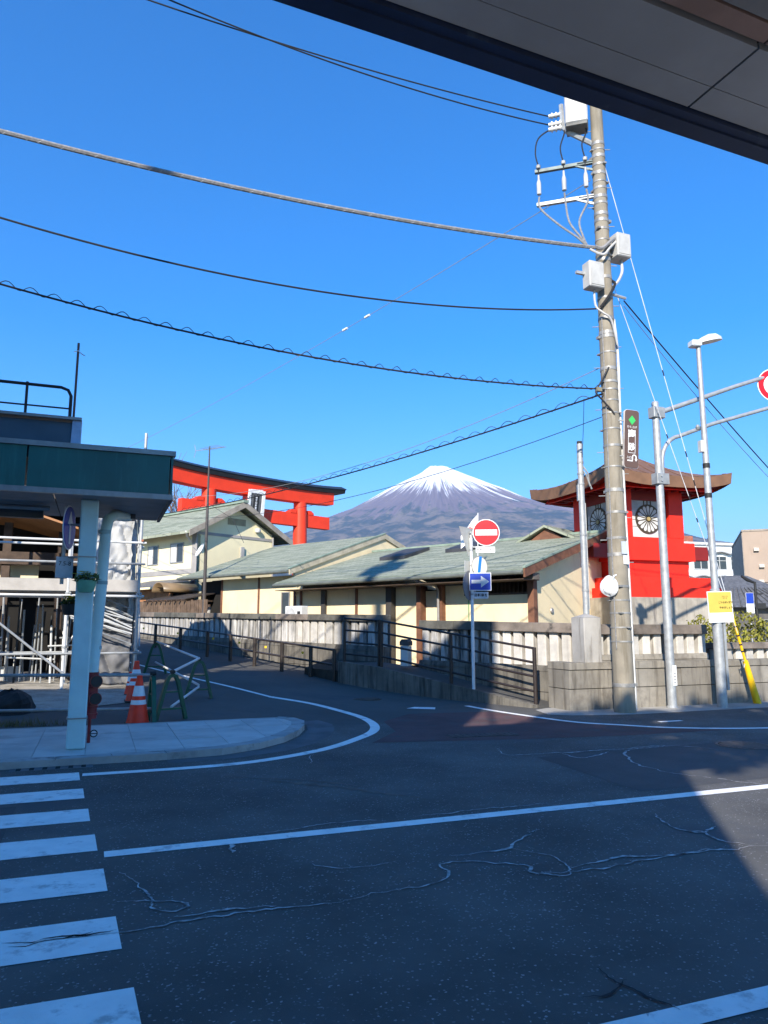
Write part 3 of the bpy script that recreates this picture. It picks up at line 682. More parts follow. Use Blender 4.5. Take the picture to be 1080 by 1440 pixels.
# recessed porch with its low wall
MB(FA).box(-4.2, -.45, 3.0, 3.15, .3, 3.3).build('back_wall', dark_wood, t)
MB(FA).box(-4.23, -3.56, 1.1, 1.25, .3, 2.62).build('wall_panel', cream, t)
MB(FA).box(-3.56, -3.38, .80, 1.0, .3, 2.78).build('post', timber, t)
MB(FA).box(-3.38, -2.62, 1.0, 1.15, .3, 2.75).build('wall_panel', cream, t)
MB(FA).box(-2.62, -.40, 1.0, 1.15, .3, 2.42).build('wall_panel', cream, t)
MB(FA).box(-2.66, -.40, .97, 1.18, 2.421, 2.48).build('wall_coping', dark_wood, t)
for k in range(15): MB(FA).box(-2.58+k*.145, -2.54+k*.145, 1.3, 1.34, 2.3, 3.0).build('slat', dark_wood, t)
MB(FA).box(-.40, -.20, .84, 1.04, .3, 2.95).build('corner_post', timber, t)
MB(FA).box(-.32, .0, .5, .84, 2.80, 2.98).build('beam_end', M('grey_beam', (.14, .12, .10)), t)
b = MB(FA); b.prism([(1.05, .3), (9.6, .3), (9.6, 3.2), (5.3, 4.46), (1.05, 3.24)], 'x', -.42, -.28); b.build('gable_wall', cream, t)
b = MB(FA); b.add([(-.27 + .01, 1.95 + .09*math.cos(a_*.5236), 1.97 + .09*math.sin(a_*.5236)) for a_ in range(12)] + [(-.23, 1.95 + .07*math.cos(a_*.5236), 1.97 + .07*math.sin(a_*.5236)) for a_ in range(12)],
    [tuple(range(12)), tuple(range(12, 24))] + [(i, (i+1)%12, 12+(i+1)%12, 12+i) for i in range(12)]); b.build('wall_vent', alu, t)
MB(FA).box(-10, -4.5, 1.2, 9.4, .3, 2.7).build('inner_core', dark_int, t)
b = MB(FA); b.tube([(-3.75, -.06, 2.93), (-3.7, .05, 2.86), (-3.47, .62, 2.74), (-3.47, .73, 2.6), (-3.47, .74, .5)], .04, 8); b.build('downpipe', M('downpipe_grey', (.30, .28, .26), .6), t, True)
b = MB(FA); b.tube([(-2.50, .97, .6), (-2.50, .97, 2.4)], .012, 6); b.build('green_pipe', mat_green_line, t)
def rz(y): return 3.06 + y*(1.52/5.3)
for x0, x1, y0, y1 in ((-7.9, -6.7, 3.0, 4.5), (-5.3, -4.2, 3.6, 4.9)):
    b = MB(FA); b.add([(x0,y0,rz(y0)-.02),(x1,y0,rz(y0)-.02),(x1,y1,rz(y1)-.02),(x0,y1,rz(y1)-.02),(x0,y0,rz(y0)+.13),(x1,y0,rz(y0)+.13),(x1,y1,rz(y1)+.13),(x0,y1,rz(y1)+.13)],
       [(3,2,1,0),(4,5,6,7),(0,1,5,4),(1,2,6,5),(2,3,7,6),(3,0,4,7)]); o = b.build('skylight', M('skylight_frame', (.05, .05, .055), .5), t)
    b = MB(FA); b.add([(x0+.1,y0+.1,rz(y0+.1)+.134),(x1-.1,y0+.1,rz(y0+.1)+.134),(x1-.1,y1-.1,rz(y1-.1)+.134),(x0+.1,y1-.1,rz(y1-.1)+.134)], [(0,1,2,3)]); b.build('pane', M('skylight_pane', (.06, .06, .065), .6, .1, 2, 0, spec=.2), o)
# small cross gable on the ridge
GX = -1.9
b = MB(FA); b.add([(GX-1.1, 4.6, 4.40), (GX, 4.6, 4.90), (GX, 8, 4.90), (GX-1.1, 8, 4.40), (GX-1.1, 4.6, 4.32), (GX, 4.6, 4.82), (GX, 8, 4.82), (GX-1.1, 8, 4.32)], [(0,1,2,3),(7,6,5,4),(0,4,5,1),(1,5,6,2),(2,6,7,3),(3,7,4,0)])
b.add([(GX+1.1, 4.6, 4.40), (GX, 4.6, 4.90), (GX, 8, 4.90), (GX+1.1, 8, 4.40), (GX+1.1, 4.6, 4.32), (GX, 4.6, 4.82), (GX, 8, 4.82), (GX+1.1, 8, 4.32)], [(3,2,1,0),(4,5,6,7),(1,5,4,0),(2,6,5,1),(3,7,6,2),(0,4,7,3)])
dm = b.build('dormer', shingle, t)
b = MB(FA); b.prism([(GX-.9, 4.25), (GX+.9, 4.25), (GX, 4.78)], 'y', 4.75, 4.9); b.build('gable', timber, dm)

# hall B behind, to the left
FB = frame(-3.52, 27.5, .15, AR)
t = thing('shrine_hall', 'cream building with green roof behind the office, deep plain eaves', 'building', FB)
b = MB(FB); slab_roof(b, -7.2, .0, 0, 3.58, 5.35, 5.36, .1); slab_roof(b, -7.2, .0, 5.35, 5.36, 10.7, 3.6, .1); b.build('roof', shingle, t)
b = MB(FB); slab_roof(b, .005, .06, -.03, 3.60, 5.35, 5.40, .22); slab_roof(b, .005, .06, 5.35, 5.40, 10.7, 3.64, .22); b.build('verge_board', M('verge_cream', (.42, .37, .27), .8), t)
b = MB(FB); slab_roof(b, -.02, .08, -.05, 3.645, 5.35, 5.445, .05); b.build('verge_trim', M('ridge_green', (.22,.28,.22)), t)
MB(FB).box(-7.2, -.02, -.03, -.005, 3.44, 3.575).build('fascia', M('fascia_green', (.17,.2,.165)), t)
b = MB(FB); b.tube([(-7.2, -.08, 3.5), (0, -.08, 3.5)], .055, 8); b.build('gutter', M('gutter_green', (.12,.13,.11)), t, True)
for a, c in ((-4.97, -2.64), (-2.54, -.16)): MB(FB).box(a, c, .7, .85, .6, 3.42).build('wall_panel', cream, t)
for x in (-5.02, -2.59): MB(FB).box(x-.05, x+.05, .67, .86, .6, 3.42).build('post', timber, t)
MB(FB).box(-7.0, -5.07, 1.6, 1.75, .6, 3.5).build('porch_wall', dark_wood, t)
MB(FB).box(-5.5, -5.15, .8, 1.1, .6, 1.95).build('orange_cabinet', M('orange_wood', (.42, .17, .06), .7), t)
MB(FB).box(-6.6, -6.1, .8, 1.0, .6, 2.35).build('white_post', M('white_post', (.6, .58, .54), .8), t)
b = MB(FB); b.prism([(.3, 3.2), (.7, 3.2), (.7, .6), (10, .6), (10, 3.7), (5.35, 5.24), (.3, 3.57)], 'x', -.155, -.02); b.build('gable_wall', cream, t)
MB(FB).box(-6.8, -.17, .9, 9.8, .6, 3.4).build('inner_core', dark_int, t)
b = MB(FB); window(t, FB @ Matrix.Translation((0, .7, 0)), -1.15, -.75, 1.9, 2.75, 0, False)
t = thing('air_conditioner', 'white outdoor air conditioning unit behind the long stone fence', 'air conditioner', frame(-3.0, 25.6, 1.72, AR))
F = frame(-3.0, 25.6, 1.72, AR)
MB(F).box(-.42, .42, -.16, .16, 0, .6).build('housing', steel_white, t, bevel=.02)
MB(F).disc((-.12, .3), .24, -.175, -.155, 24).build('fan_grille', M('ac_grille', (.5, .5, .49)), t)
MB(F).box(.22, .36, -.172, -.155, .1, .42).build('side_grille', black_pl, t)
MB(F).box(-.38, .38, -.12, .12, -.6, -.001).build('stand', galv_dull, t)

# two-storey house
FH = frame(-8.9, 35, 0, AR)
t = thing('house', 'two storey cream house with green gabled roof below the torii', 'house', FH)
HW = 4.6; ze = 6.35; zr = 7.75
b = MB(FH); slab_roof(b, -9, .48, -.75, ze-.30, HW/2+.1, zr, .12); b.build('roof', shingle, t)
b = MB(FH); slab_roof(b, -9, .48, HW+.95, ze-.30, HW/2+.1, zr, .12); b.build('roof', shingle, t)
b = MB(FH); slab_roof(b, .485, .55, -.78, ze-.28, HW/2+.1, zr+.03, .30); slab_roof(b, .485, .55, HW+.98, ze-.28, HW/2+.1, zr+.03, .30); b.build('verge_board', M('verge_taupe', (.30, .26, .21), .8), t)
b = MB(FH); b.box(-9, .60, HW/2-.05, HW/2+.25, zr-.02, zr+.12); b.build('ridge_cap', M('ridge_green', (.22,.28,.22)), t)
MB(FH).box(-9, .0, 0, .2, .6, 6.2).build('side_wall', cream2, t)
b = MB(FH); b.prism([(0, .6), (HW, .6), (HW, 6.35), (HW/2, 7.45), (0, 6.35)], 'x', -.18, .0); b.build('gable_wall', cream2, t)
MB(FH).box(-9, -.2, .21, HW, .6, 6.1).build('inner_core', dark_int, t)
MB(FH).box(-9, .01, -.03, -.005, 4.12, 4.36).build('band', band_grey, t)
MB(FH).box(.005, .03, -.03, HW, 5.98, 6.12).build('band', band_grey, t)
MB(FH).box(-.35, .02, -.04, -.008, 3.0, 6.1).build('corner_panel', band_grey, t)
MB(FH).box(.005, .025, HW/2-.55, HW/2+.55, 6.62, 6.95).build('gable_vent', M('vent_tan', (.33, .27, .16), .8), t)
b = MB(FH); b.tube([(.05, -.05, 6.0), (.06, -.06, 5.9), (.06, -.07, 3)], .05, 8); b.build('downpipe', band_grey, t, True)
b = MB(FH); b.tube([(.2, -.75, 6.02), (-.1, -.5, 5.85), (-.3, -.1, 5.6)], .05, 8); b.build('downpipe', M('downpipe_white', (.62, .6, .56)), t, True)
b = MB(FH); b.tube([(.06, HW+.02, 6.2), (.06, HW+.02, 2)], .05, 8); b.build('downpipe', band_grey, t, True)
for x0, x1 in ((-4.2, -3.3), (-2.15, -1.1)): window(t, FH, x0, x1, 4.72, 5.62, 0, True, True)
for y0, y1 in ((1.0, 1.9),): pass
b = MB(FH); b.lathe([(.0, 0), (.12, .02), (.16, .1), (.14, .2), (0, .26)], (.12, 3.55, 6.35), 12); b.build('lamp', panel_white, t, True)
MB(FH).box(.01, .10, 2.55, 2.75, 4.1, 5.55).build('cable_duct', M('duct_grey', (.35, .34, .32)), t)
# lean-to and timber fence in front of the house
FL = frame(-10.2, 33.4, .15, AR)
t = thing('lean_to', 'low lean-to with dark metal roof and curved bronze canopy beside the house', 'shed', FL)
b = MB(FL); slab_roof(b, -3.8, .3, -.2, 3.28, 1.9, 3.72, .06); b.build('roof', M('lean_roof', (.13, .125, .13), .5, .15, 3), t)
b = MB(FL); b.add([(x_, .3 + 1.0*math.cos(a_*.2618)*0 + y_, 0) for x_, y_ in ()], [])
pts = [(.7 - .5*math.cos(math.pi*k/10), 2.98 + .42*math.sin(math.pi*k/10)) for k in range(11)]
b = MB(FL); b.add([(x_, y_, z_) for y_ in (-.4, 1.4) for x_, z_ in pts], [(i, i+1, 12+i, 11+i) for i in range(10)]); cn = b.build('curved_canopy', polycarb, t, True)
md = cn.modifiers.new('thick', 'SOLIDIFY'); md.thickness = .04
MB(FL).box(-3.6, .2, .6, .7, .9, 3.2).build('wall', M('orange_board', (.36, .16, .07), .75, .2, 3), t)
MB(FL).box(-3.55, .15, .71, 1.8, .9, 3.2).build('inner_core', dark_int, t)
b = MB(FL); slab_roof(b, .1, 3.2, -.6, 2.64, .9, 2.92, .05); b.build('pergola_roof', M('pergola', (.05, .04, .035), .7), t)
for k in range(9): MB(FL).box(.15+k*.36, .2+k*.36, -.75, .8, 2.52, 2.585).build('rafter', dark_wood, t)
for x in (.25, 3.0): MB(FL).box(x, x+.09, -.5, -.41, .9, 2.52).build('post', dark_wood, t)
FW = frame(-8.6, 31.3, .1, AR)
t = thing('timber_fence', 'dark brown timber board fence behind the stone fence below the house', 'fence', FW)
for k in range(44):
    MB(FW).box(-4.4+k*.145, -4.4+k*.145+.13, random.uniform(-.01, .01), .03, .9, 2.62 - .012*abs(noise.noise((k*.9, 0, 0)))*9).build('board', fence_wood, t)
MB(FW).box(-4.45, 2.05, .035, .1, 2.3, 2.4).build('rail', dark_wood, t); MB(FW).box(-4.45, 2.05, .035, .1, 1.3, 1.4).build('rail', dark_wood, t)

# ---- torii --------------------------------------------------------------------
tl, tr = Vector((-10.72, 44.6, 0)), Vector((-5.36, 50.0, 0))
td = (tr-tl).normalized(); tc = (tl+tr)/2; span = (tr-tl).length
FT = frame(tc.x, tc.y, 0, math.atan2(td.y, td.x))
t = thing('torii_gate', 'giant vermilion torii gate with black capped curved top beam', 'torii', FT)
hs = span/2
for s in (-1, .87):
    b = MB(FT); b.tube([(s*hs*1.03, 0, 1.0), (s*hs*1.015, 0, 5), (s*hs, 0, 9.92)], [.54, .50, .45], 24); b.build('pillar', vermilion, t, True)
def beam(b, x0, x1, ya, yb, zb, zt, n=24, cut=.0):
    vs = []
    for i in range(n+1):
        x = lerp(x0, x1, i/n); 
        for (y, z) in ((-ya, zb), (ya, zb), (yb, zt), (-yb, zt)):
            xx = x + (cut if z == zt else 0) * (1 if x > 0 else -1) * abs(x/x1)**6
            vs.append((xx, y, (z(x) if callable(z) else z)))
    fs = [(i*4+k, i*4+(k+1)%4, i*4+4+(k+1)%4, i*4+4+k) for i in range(n) for k in range(4)] + [(3,2,1,0), (n*4, n*4+1, n*4+2, n*4+3)]
    b.add(vs, fs)
cv = lambda x: .28 + .20*(abs(x)/6.5)**2.6
b = MB(FT); beam(b, -6.8, 6.0, .38, .44, lambda x: 9.60 + cv(x), lambda x: 10.42 + cv(x)); b.build('lintel', vermilion, t)
b = MB(FT); beam(b, -7.7, 6.9, .56, .66, lambda x: 10.425 + cv(x), lambda x: 10.70 + cv(x)); b.build('top_beam', torii_black, t)
b = MB(FT); beam(b, -7.8, 7.0, .70, .08, lambda x: 10.703 + cv(x), lambda x: 10.98 + cv(x)); b.build('top_ridge', torii_black, t)
MB(FT).box(-5.75, 5.75, -.24, .24, 8.28, 9.13).build('tie_beam', vermilion, t)
for s in (-1, .87):
    for e in (-1, 1):
        x = s*hs + e*.72
        b = MB(FT); b.prism([(x-e*.22, 9.13), (x+e*.28, 9.13), (x+e*.28, 9.25), (x+e*.05, 9.41), (x-e*.22, 9.41)] if e > 0 else [(x+.22, 9.13), (x+.22, 9.41), (x-.05, 9.41), (x-.28, 9.25), (x-.28, 9.13)], 'y', -.27, .27); b.build('wedge', vermilion, t)
MB(FT).box(-1.2, -.55, -.22, .22, 9.135, 9.86).build('strut', vermilion, t)
# name tablet
FP = FT @ Matrix.Translation((-.85, -.62, 8.30)) @ Matrix.Rotation(R(7), 4, 'X') @ Matrix.Scale(.95, 4)
b = MB(FP); b.prism([(-.62, -.05), (.52, -.05), (.62, 1.92), (-.56, 1.92)], 'y', 0, .10); tb = b.build('tablet', panel_white, t)
zz = [.02*((k*7) % 3 - 1) for k in range(14)]
b = MB(FP)
for x0, x1, z0, z1 in ((-.66, -.48, -.1, 1.95), (.46, .66, -.1, 1.95), (-.48, .46, 1.75, 1.97), (-.48, .46, -.1, .1)):
    n = 6
    for k in range(n):
        if x1-x0 < z1-z0: b.box(x0+random.uniform(-.03, .0), x1+random.uniform(0, .03), -.07, .0, lerp(z0, z1, k/n), lerp(z0, z1, (k+1)/n)-.002)
        else: b.box(lerp(x0, x1, k/n), lerp(x0, x1, (k+1)/n)-.002, -.07, .0, z0+random.uniform(-.03, 0), z1+random.uniform(0, .03))
b.build('border', sign_white, tb)
MB(FP).box(-.44, .42, -.03, -.002, .14, 1.72).build('field', M('tablet_grey', (.12, .12, .12), .6), tb)
MB(FP).box(-.22, .20, -.045, -.032, .28, 1.58).build('panel', black_pl, tb)
for k, ch in enumerate('富士山本宮浅間'): text(ch, .17, FP @ Matrix.Translation((-.01, -.048, 1.47 - k*.182)), sign_white, tb, bold=.004)

# ---- red bell-tower-like pavilion ----------------------------------------------
FD = frame(8.28, 24.98, -.16, R(18)) @ Matrix.Scale(1.1, 4)
t = thing('red_pavilion', 'vermilion pavilion with flared copper roof on a stone base', 'pavilion', FD)
def ring(b, hw, z0, z1): b.box(-hw, hw, -hw, hw, z0, z1)
for i in range(-2, 3):
    for zlo, zhi in ((0, .8), (.805, 1.6), (1.605, 2.44)):
        pass
MB(FD).box(-1.88, 1.88, -1.88, 1.88, 0, 2.42).build('base_core', conc, t)
for i in range(4):
    for j, (zl, zh) in enumerate(((.0, 1.2), (1.206, 2.43))):
        x0 = -1.9 + i*.95; MB(FD).box(x0+.003, x0+.947, -1.93, -1.882, zl, zh).build('facing_stone', M('base_stone', (.36, .32, .26), .85, .2, 2, .3, 60, rnd=.1, streak=(.22, .19, .16), streak_amt=.4), t)
        MB(FD).box(-1.93, -1.882, x0+.003, x0+.947, zl, zh).build('facing_stone', M('base_stone', (.36,.32,.26)), t)
b = MB(FD); ring(b, 1.80, 2.435, 2.72); b.build('red_plinth', vermilion_t, t)
b = MB(FD); ring(b, 1.62, 2.722, 3.02); b.build('red_plinth', vermilion_t, t)
b = MB(FD); ring(b, 1.20, 3.022, 3.52); b.build('red_body', vermilion_t, t)
b = MB(FD); ring(b, 1.34, 3.522, 4.06); b.build('red_body', vermilion_t, t)
b = MB(FD); ring(b, 1.14, 4.062, 4.22); b.build('sill_band', vermilion_t, t)
for s in (-1, 1): MB(FD).box(-2.0, 2.0, s*1.0-.14, s*1.0+.14, 3.58, 3.99).build('tie_beam', dark_red, t)
b = MB(FD); ring(b, .92, 4.22, 5.55); b.build('core', dark_int, t)
for sx in (-1, 1):
    for sy in (-1, 1): MB(FD).box(sx*.90-.25, sx*.90+.25, sy*.90-.25, sy*.90+.25, 4.222, 5.75).build('column', vermilion_t, t)
for k in range(4):
    F = FD @ Matrix.Rotation(k*math.pi/2, 4, 'Z')
    MB(F).box(-.645, .645, -1.06, -.92, 5.33, 5.76).build('lintel', dark_red, t)
    if k not in (0, 3): 
        MB(F).box(-.645, .645, -1.0, -.93, 4.222, 5.33).build('screen', panel_white, t); continue
    pn_ = MB(F).box(-.645, .645, -1.0, -.93, 4.222, 5.33).build('screen', panel_white, t)
    fr_ = MB(F)
    for x in (-.625, .625): fr_.box(x-.025, x+.025, -1.02, -1.001, 4.225, 5.33)
    for x in (-.12, 0, .12): fr_.box(x-.018, x+.018, -1.015, -1.001, 5.0, 5.325)
    for z in (4.55, 4.75): fr_.box(-.645, .645, -1.006, -1.001, z-.006, z+.006)
    fr_.build('screen_bars', bronze, pn_)
    MB(F).box(-.60, .60, -1.004, -1.001, 5.02, 5.325).build('upper_pane', M('pane_grey', (.35, .37, .40), .3), pn_)
    # sixteen-petal crest
    b = MB(F); b.disc((0, 4.78), .44, -1.035, -1.008, 40); crest = b.build('crest', bronze, pn_)
    for q in range(16):
        a = 2*math.pi*q/16; pts = []
        for (rr, da) in ((.09, 0), (.2, .10), (.31, .155), (.37, .12), (.395, 0), (.37, -.12), (.31, -.155), (.2, -.10)):
            pts.append((rr*math.sin(a+da), 4.78 + rr*math.cos(a+da)))
        MB(F).prism(pts, 'y', -1.041, -1.034).build('petal', panel_white, crest)
    MB(F).disc((0, 4.78), .06, -1.06, -1.036, 16).build('boss', M('boss_brass', (.4, .3, .12), .4), crest)
def flare(hw, zA, zE, lift, p, rings=14, seg=14, off=0):
    b = MB(FD); vs = []; N = seg*4
    for i in range(rings+1):
        r = i/rings
        for k in range(4):
            for j in range(seg):
                s = -1 + 2*j/seg; q = hw*max(r, .05); x, y = s*q, -q
                for _ in range(k): x, y = -y, x
                z = zE + (zA-zE)*(1-r)**p + lift*(r**3)*abs(s)**3 + off
                vs.append((x, y, z))
    fs = [(i*N+k, i*N+(k+1)%N, (i+1)*N+(k+1)%N, (i+1)*N+k) for i in range(rings) for k in range(N)] + [tuple(range(N))[::-1]]
    b.add(vs, fs); return b, [b.v[rings*N+k] for k in range(N)]
b, rim = flare(2.15, 7.05, 5.88, .22, 1.55); rf = b.build('roof', copper_roof, t, True)
inv = FD.inverted()
b = MB(); N = len(rim)
b.add([p for p in rim] + [p + Vector((0, 0, -.26)) + (FD.translation - p).normalized()*.07*Vector((1, 1, 0)).length for p in rim], [(k, (k+1) % N, N+(k+1) % N, N+k) for k in range(N)]); b.build('eave_edge', copper_edge, rf)
b2, rim2 = flare(2.02, 6.0, 5.62, .20, 1.0, 4); b2.build('soffit', dark_red, rf)
b = MB(FD)
for k in range(4):
    F = FD @ Matrix.Rotation(k*math.pi/2, 4, 'Z')
    q = MB(F); q.add([(-1.8, -1.8, 5.56), (1.8, -1.8, 5.56), (1.72, -1.72, 5.70), (-1.72, -1.72, 5.70), (-1.8, -1.72, 5.56), (1.8, -1.72, 5.56)], [(0,1,2,3),(4,5,1,0)]); q.build('eave_beam', vermilion_t, rf)
    for j in range(9): MB(F).box(-1.6+j*.4-.03, -1.6+j*.4+.03, -1.78, -1.05, 5.60, 5.66).build('rafter', dark_red, rf)
    for j in range(11):                                  # standing seams
        s = -.9 + j*.18; pts = []
        for i in range(3, 15):
            r = i/14; 
            if abs(s)*2.15*1.0 > 2.15*r: continue
            qx = s*2.15; y = -2.15*r; sn = abs(qx)/(2.15*r)
            pts.append((qx, y, 5.88 + 1.17*(1-r)**1.55 + .22*r**3*sn**3 + .012))
        if len(pts) > 1: MB(F).tube(pts, .012, 4).build('seam', copper_roof, rf)
MB(FD).box(-.2, .2, -.2, .2, 6.95, 7.25).build('finial', M('finial_bronze', (.09, .075, .05), .6), rf)
# ================================================================== BUILDINGS ON THE NEAR SIDE (behind the viewer)
def shop(label, u0, u1, h, v0=-1.6, v1=-4.0, floors=3, mat=None):
    t = thing('shop_building', label, 'building', UV @ Matrix.Translation((u0, v0, 0)))
    MB(UV).box(u0+.02, u1-.02, v1, v0, 0, h-.25).build('wall', mat or panel_shop, t)
    MB(UV).box(u0, u1, v1-.05, v0+.08, h-.248, h).build('parapet', conc, t)
    n = max(1, int((u1-u0)/2.2)); fh = (h-.5)/floors
    for f_ in range(1, floors):
        for k in range(n):
            a = lerp(u0, u1, (k+.2)/n); c = lerp(u0, u1, (k+.8)/n); z = f_*fh + .9
            o = MB(UV).box(a-.05, c+.05, v0+.002, v0+.05, z-.05, z+1.35).build('window', alu, t); MB(UV).box(a, c, v0+.051, v0+.056, z, z+1.3).build('pane', glass, o)
    MB(UV).box(u0+.3, u1-.3, v0+.003, v0+.04, .1, 2.6).build('shop_front', glass, t)
    return t
shop('tall grey shop block across the road from the construction lot', -30, -13.2, 12.0, floors=4, v0=-2.0, v1=-7)
shop('tallest shop block with a rooftop mast facing the side street', -13.18, -7.7, 16.3, floors=5)
shop('low shop with the arcade canopy facing the shrine office', -7.68, -1.6, 9.0)
t = thing('rooftop_mast', 'steel mast with panel boxes on the tallest shop roof', 'mast', UV @ Matrix.Translation((-10.6, -3.4, 16.1)))
b = MB(UV); b.tube([(-10.6, -3.4, 16.0), (-10.6, -3.4, 24.5)], .2, 8); b.build('pole', galv_dull, t, True)
MB(UV).box(-11.3, -9.9, -3.7, -3.2, 21.8, 23.1).build('panel', grey_box, t); b = MB(UV); b.tube([(-11.3, -3.4, 23.4), (-9.8, -3.4, 24.2)], .1, 6); b.build('arm', galv_dull, t)

t = thing('shade_board', 'unseen blank board on a steel frame, added above the low shop to cast shade', 'shade_board', UV @ Matrix.Translation((-5.7, -1.8, 9.0)))  # board added out of view to shade the fence and sign post
MB(UV).box(-7.6, -3.75, -1.78, -1.66, 9.001, 14.2).build('board', panel_white, t)
for u in (-7.3, -5.7, -4.1):
    MB(UV).box(u-.06, u+.06, -1.92, -1.80, 8.95, 14.0).build('upright', galv_dull, t); b = MB(UV); b.tube([(u, -1.86, 12), (u, -3.6, 9.0)], .05, 6); b.build('stay', galv_dull, t)
# arcade canopy above the viewer
CZ = 3.85
UVC = UV @ Matrix.Translation((2.87, 2.36, 0)) @ Matrix.Rotation(R(1.9), 4, 'Z') @ Matrix.Translation((-2.87, -2.36, 0))
t = thing('arcade_canopy', 'dark edged arcade canopy with grey soffit panels overhanging the kerb', 'canopy', UV @ Matrix.Translation((0, -1.5, 0)))
VE = 2.34
MB(UVC).box(-12, 3.2, VE-.06, VE+.02, CZ-.03, CZ+.42).build('fascia', M('fascia_navy', (.018, .028, .06), .35, .15, 3, .05, streak=(.05, .07, .10), streak_amt=.2), t)
MB(UVC).box(-12, 3.2, VE-.10, VE-.062, CZ-.02, CZ+.05).build('edge_strip', M('fascia_navy', (.02,.03,.06)), t)
cuts = [-12, -9.4, -6.8, -4.2, -1.6, 0.0, 2.245, 3.2]
for a, c in zip(cuts, cuts[1:]):
    if a < -1.7: BACK = ((1.0, VE-.57), (.2, .99), (-.6, .19), (-1.55, -.61))
    else: BACK = ((VE-.80, VE-.57),)
    for va, vb in ((VE-.232, VE-.106), (VE-.46, VE-.236)):
        MB(UVC).box(a+.006, c-.006, va, vb, CZ+.0, CZ+.03).build('soffit_panel', soffit_m, t)
    MB(UVC).box(a+.006, c-.006, VE-.56, VE-.485, CZ+.0, CZ+.03).build('trim_panel', M('soffit_trim', (.26, .16, .12), .8), t)
    for va, vb in BACK: MB(UVC).box(a+.006, c-.006, va, vb, CZ+.002, CZ+.03).build('soffit_panel', M('soffit_inner', (.20, .185, .17), .8), t)
MB(UVC).box(-12, -1.65, -1.55, VE-.1, CZ+.05, CZ+.35).build('deck', M('canopy_deck', (.06,.06,.065)), t)
MB(UVC).box(-1.648, 3.2, VE-.82, VE-.1, CZ+.05, CZ+.35).build('deck', M('canopy_deck', (.06, .06, .065)), t)
for u in (-9, -4.5, -.9): MB(UVC).box(u-.08, u+.08, 1.75, 1.91, .13, CZ).build('column', aqua, t)
for u in (.9, 3.1): pass

# tall evergreens in the gap of the near side row
def leaf_cloud(b, c, rx, ry, rz_, n, s):
    for _ in range(n):
        while True:
            p = Vector((random.uniform(-1, 1), random.uniform(-1, 1), random.uniform(-1, 1)))
            if p.length < 1 and (p.length > .55 or random.random() < .35): break
        if noise.noise(p*2.3 + Vector(c)) < -.18: continue
        q = Vector(c) + Vector((p.x*rx, p.y*ry, p.z*rz_)); d = Vector((random.gauss(0, 1), random.gauss(0, 1), random.gauss(0, 1))).normalized(); e = d.orthogonal().normalized(); f_ = d.cross(e)
        k = s*random.uniform(.6, 1.3)
        b.add([q - e*k, q + f_*k*.5, q + e*k, q - f_*k*.5], [(0, 1, 2, 3)])
def big_tree(u, v, h, rad, z0, label):
    p = uvw(u, v); t = thing('evergreen_tree', label, 'tree', frame(p.x, p.y, 0), 'evergreens behind the shops')
    b = MB(); b.tube([(p.x, p.y, -.1), (p.x+.1, p.y, h*.5), (p.x, p.y+.1, h*.95)], [.28, .2, .04], 8); b.build('trunk', bark, t, True)
    b = MB(); leaf_cloud(b, (p.x, p.y, (z0+h)/2), rad, rad, (h-z0)/2, 2600, .2); b.build('crown', leaf_g, t)
for u, v, h, r_, z0 in ((-3.1, -5.6, 12.3, 2.0, 9.2), (.5, -5.4, 12.3, 2.0, 9.3), (3.9, -5.3, 12.2, 2.0, 9.2)):
    big_tree(u, v, h, r_, z0, {-3.1: 'high crowned evergreen growing beside the arcade shop', .5: 'high crowned evergreen between two other evergreens', 3.9: 'high crowned evergreen at the open end of the row'}[u])

# ================================================================== LEFT CORNER: CANOPY WITH POSTS
t = thing('corner_canopy', 'teal fronted street canopy on aqua posts at the left corner', 'canopy', UV @ Matrix.Translation((-.17, 10.68, PH)))
Z0 = 3.33
def cu(u0, u1, v0, v1, z0, z1, name, mat, bev=0): return MB(UV).box(u0, u1, v0, v1, z0, z1).build(name, mat, t, bevel=bev)
for a, c in ((-7.2, -5.15), (-5.14, -3.06), (-3.05, -.93), (-.92, .81)):
    cu(a, c-.012, 10.10, 10.14, Z0+.05, Z0+.57, 'fascia_panel', teal)
cu(.815, .845, 10.11, 12.40, Z0+.05, Z0+.57, 'fascia_panel', teal)
cu(-7.2, .85, 10.085, 10.16, Z0-.02, Z0+.048, 'bottom_trim', trim)
cu(-7.2, .87, 10.07, 10.20, Z0+.575, Z0+.64, 'top_trim', trim)
cu(.816, .86, 10.165, 12.42, Z0-.02, Z0+.048, 'bottom_trim', teal_grey)
cu(-7.2, .81, 10.22, 12.38, Z0+.45, Z0+.60, 'deck', teal_grey)
for a, c in ((-7.2, -4.4), (-4.39, -1.9), (-1.89, -.62), (-.61, .81)):
    for va, vb in ((10.17, 11.0), (11.01, 12.38)): cu(a+.004, c-.004, va, vb, Z0+.0, Z0+.02, 'soffit_panel', M('canopy_soffit', (.20, .20, .20), .7, .15, 2))
b = MB(UV); b.tube([(-7.2, 11.2, Z0-.06), (-.7, 11.2, Z0-.06)], .035, 8); b.build('conduit', trim, t, True)
cu(-7.2, -.8, 11.5, 11.62, Z0-.16, Z0-.005, 'beam', teal_grey)
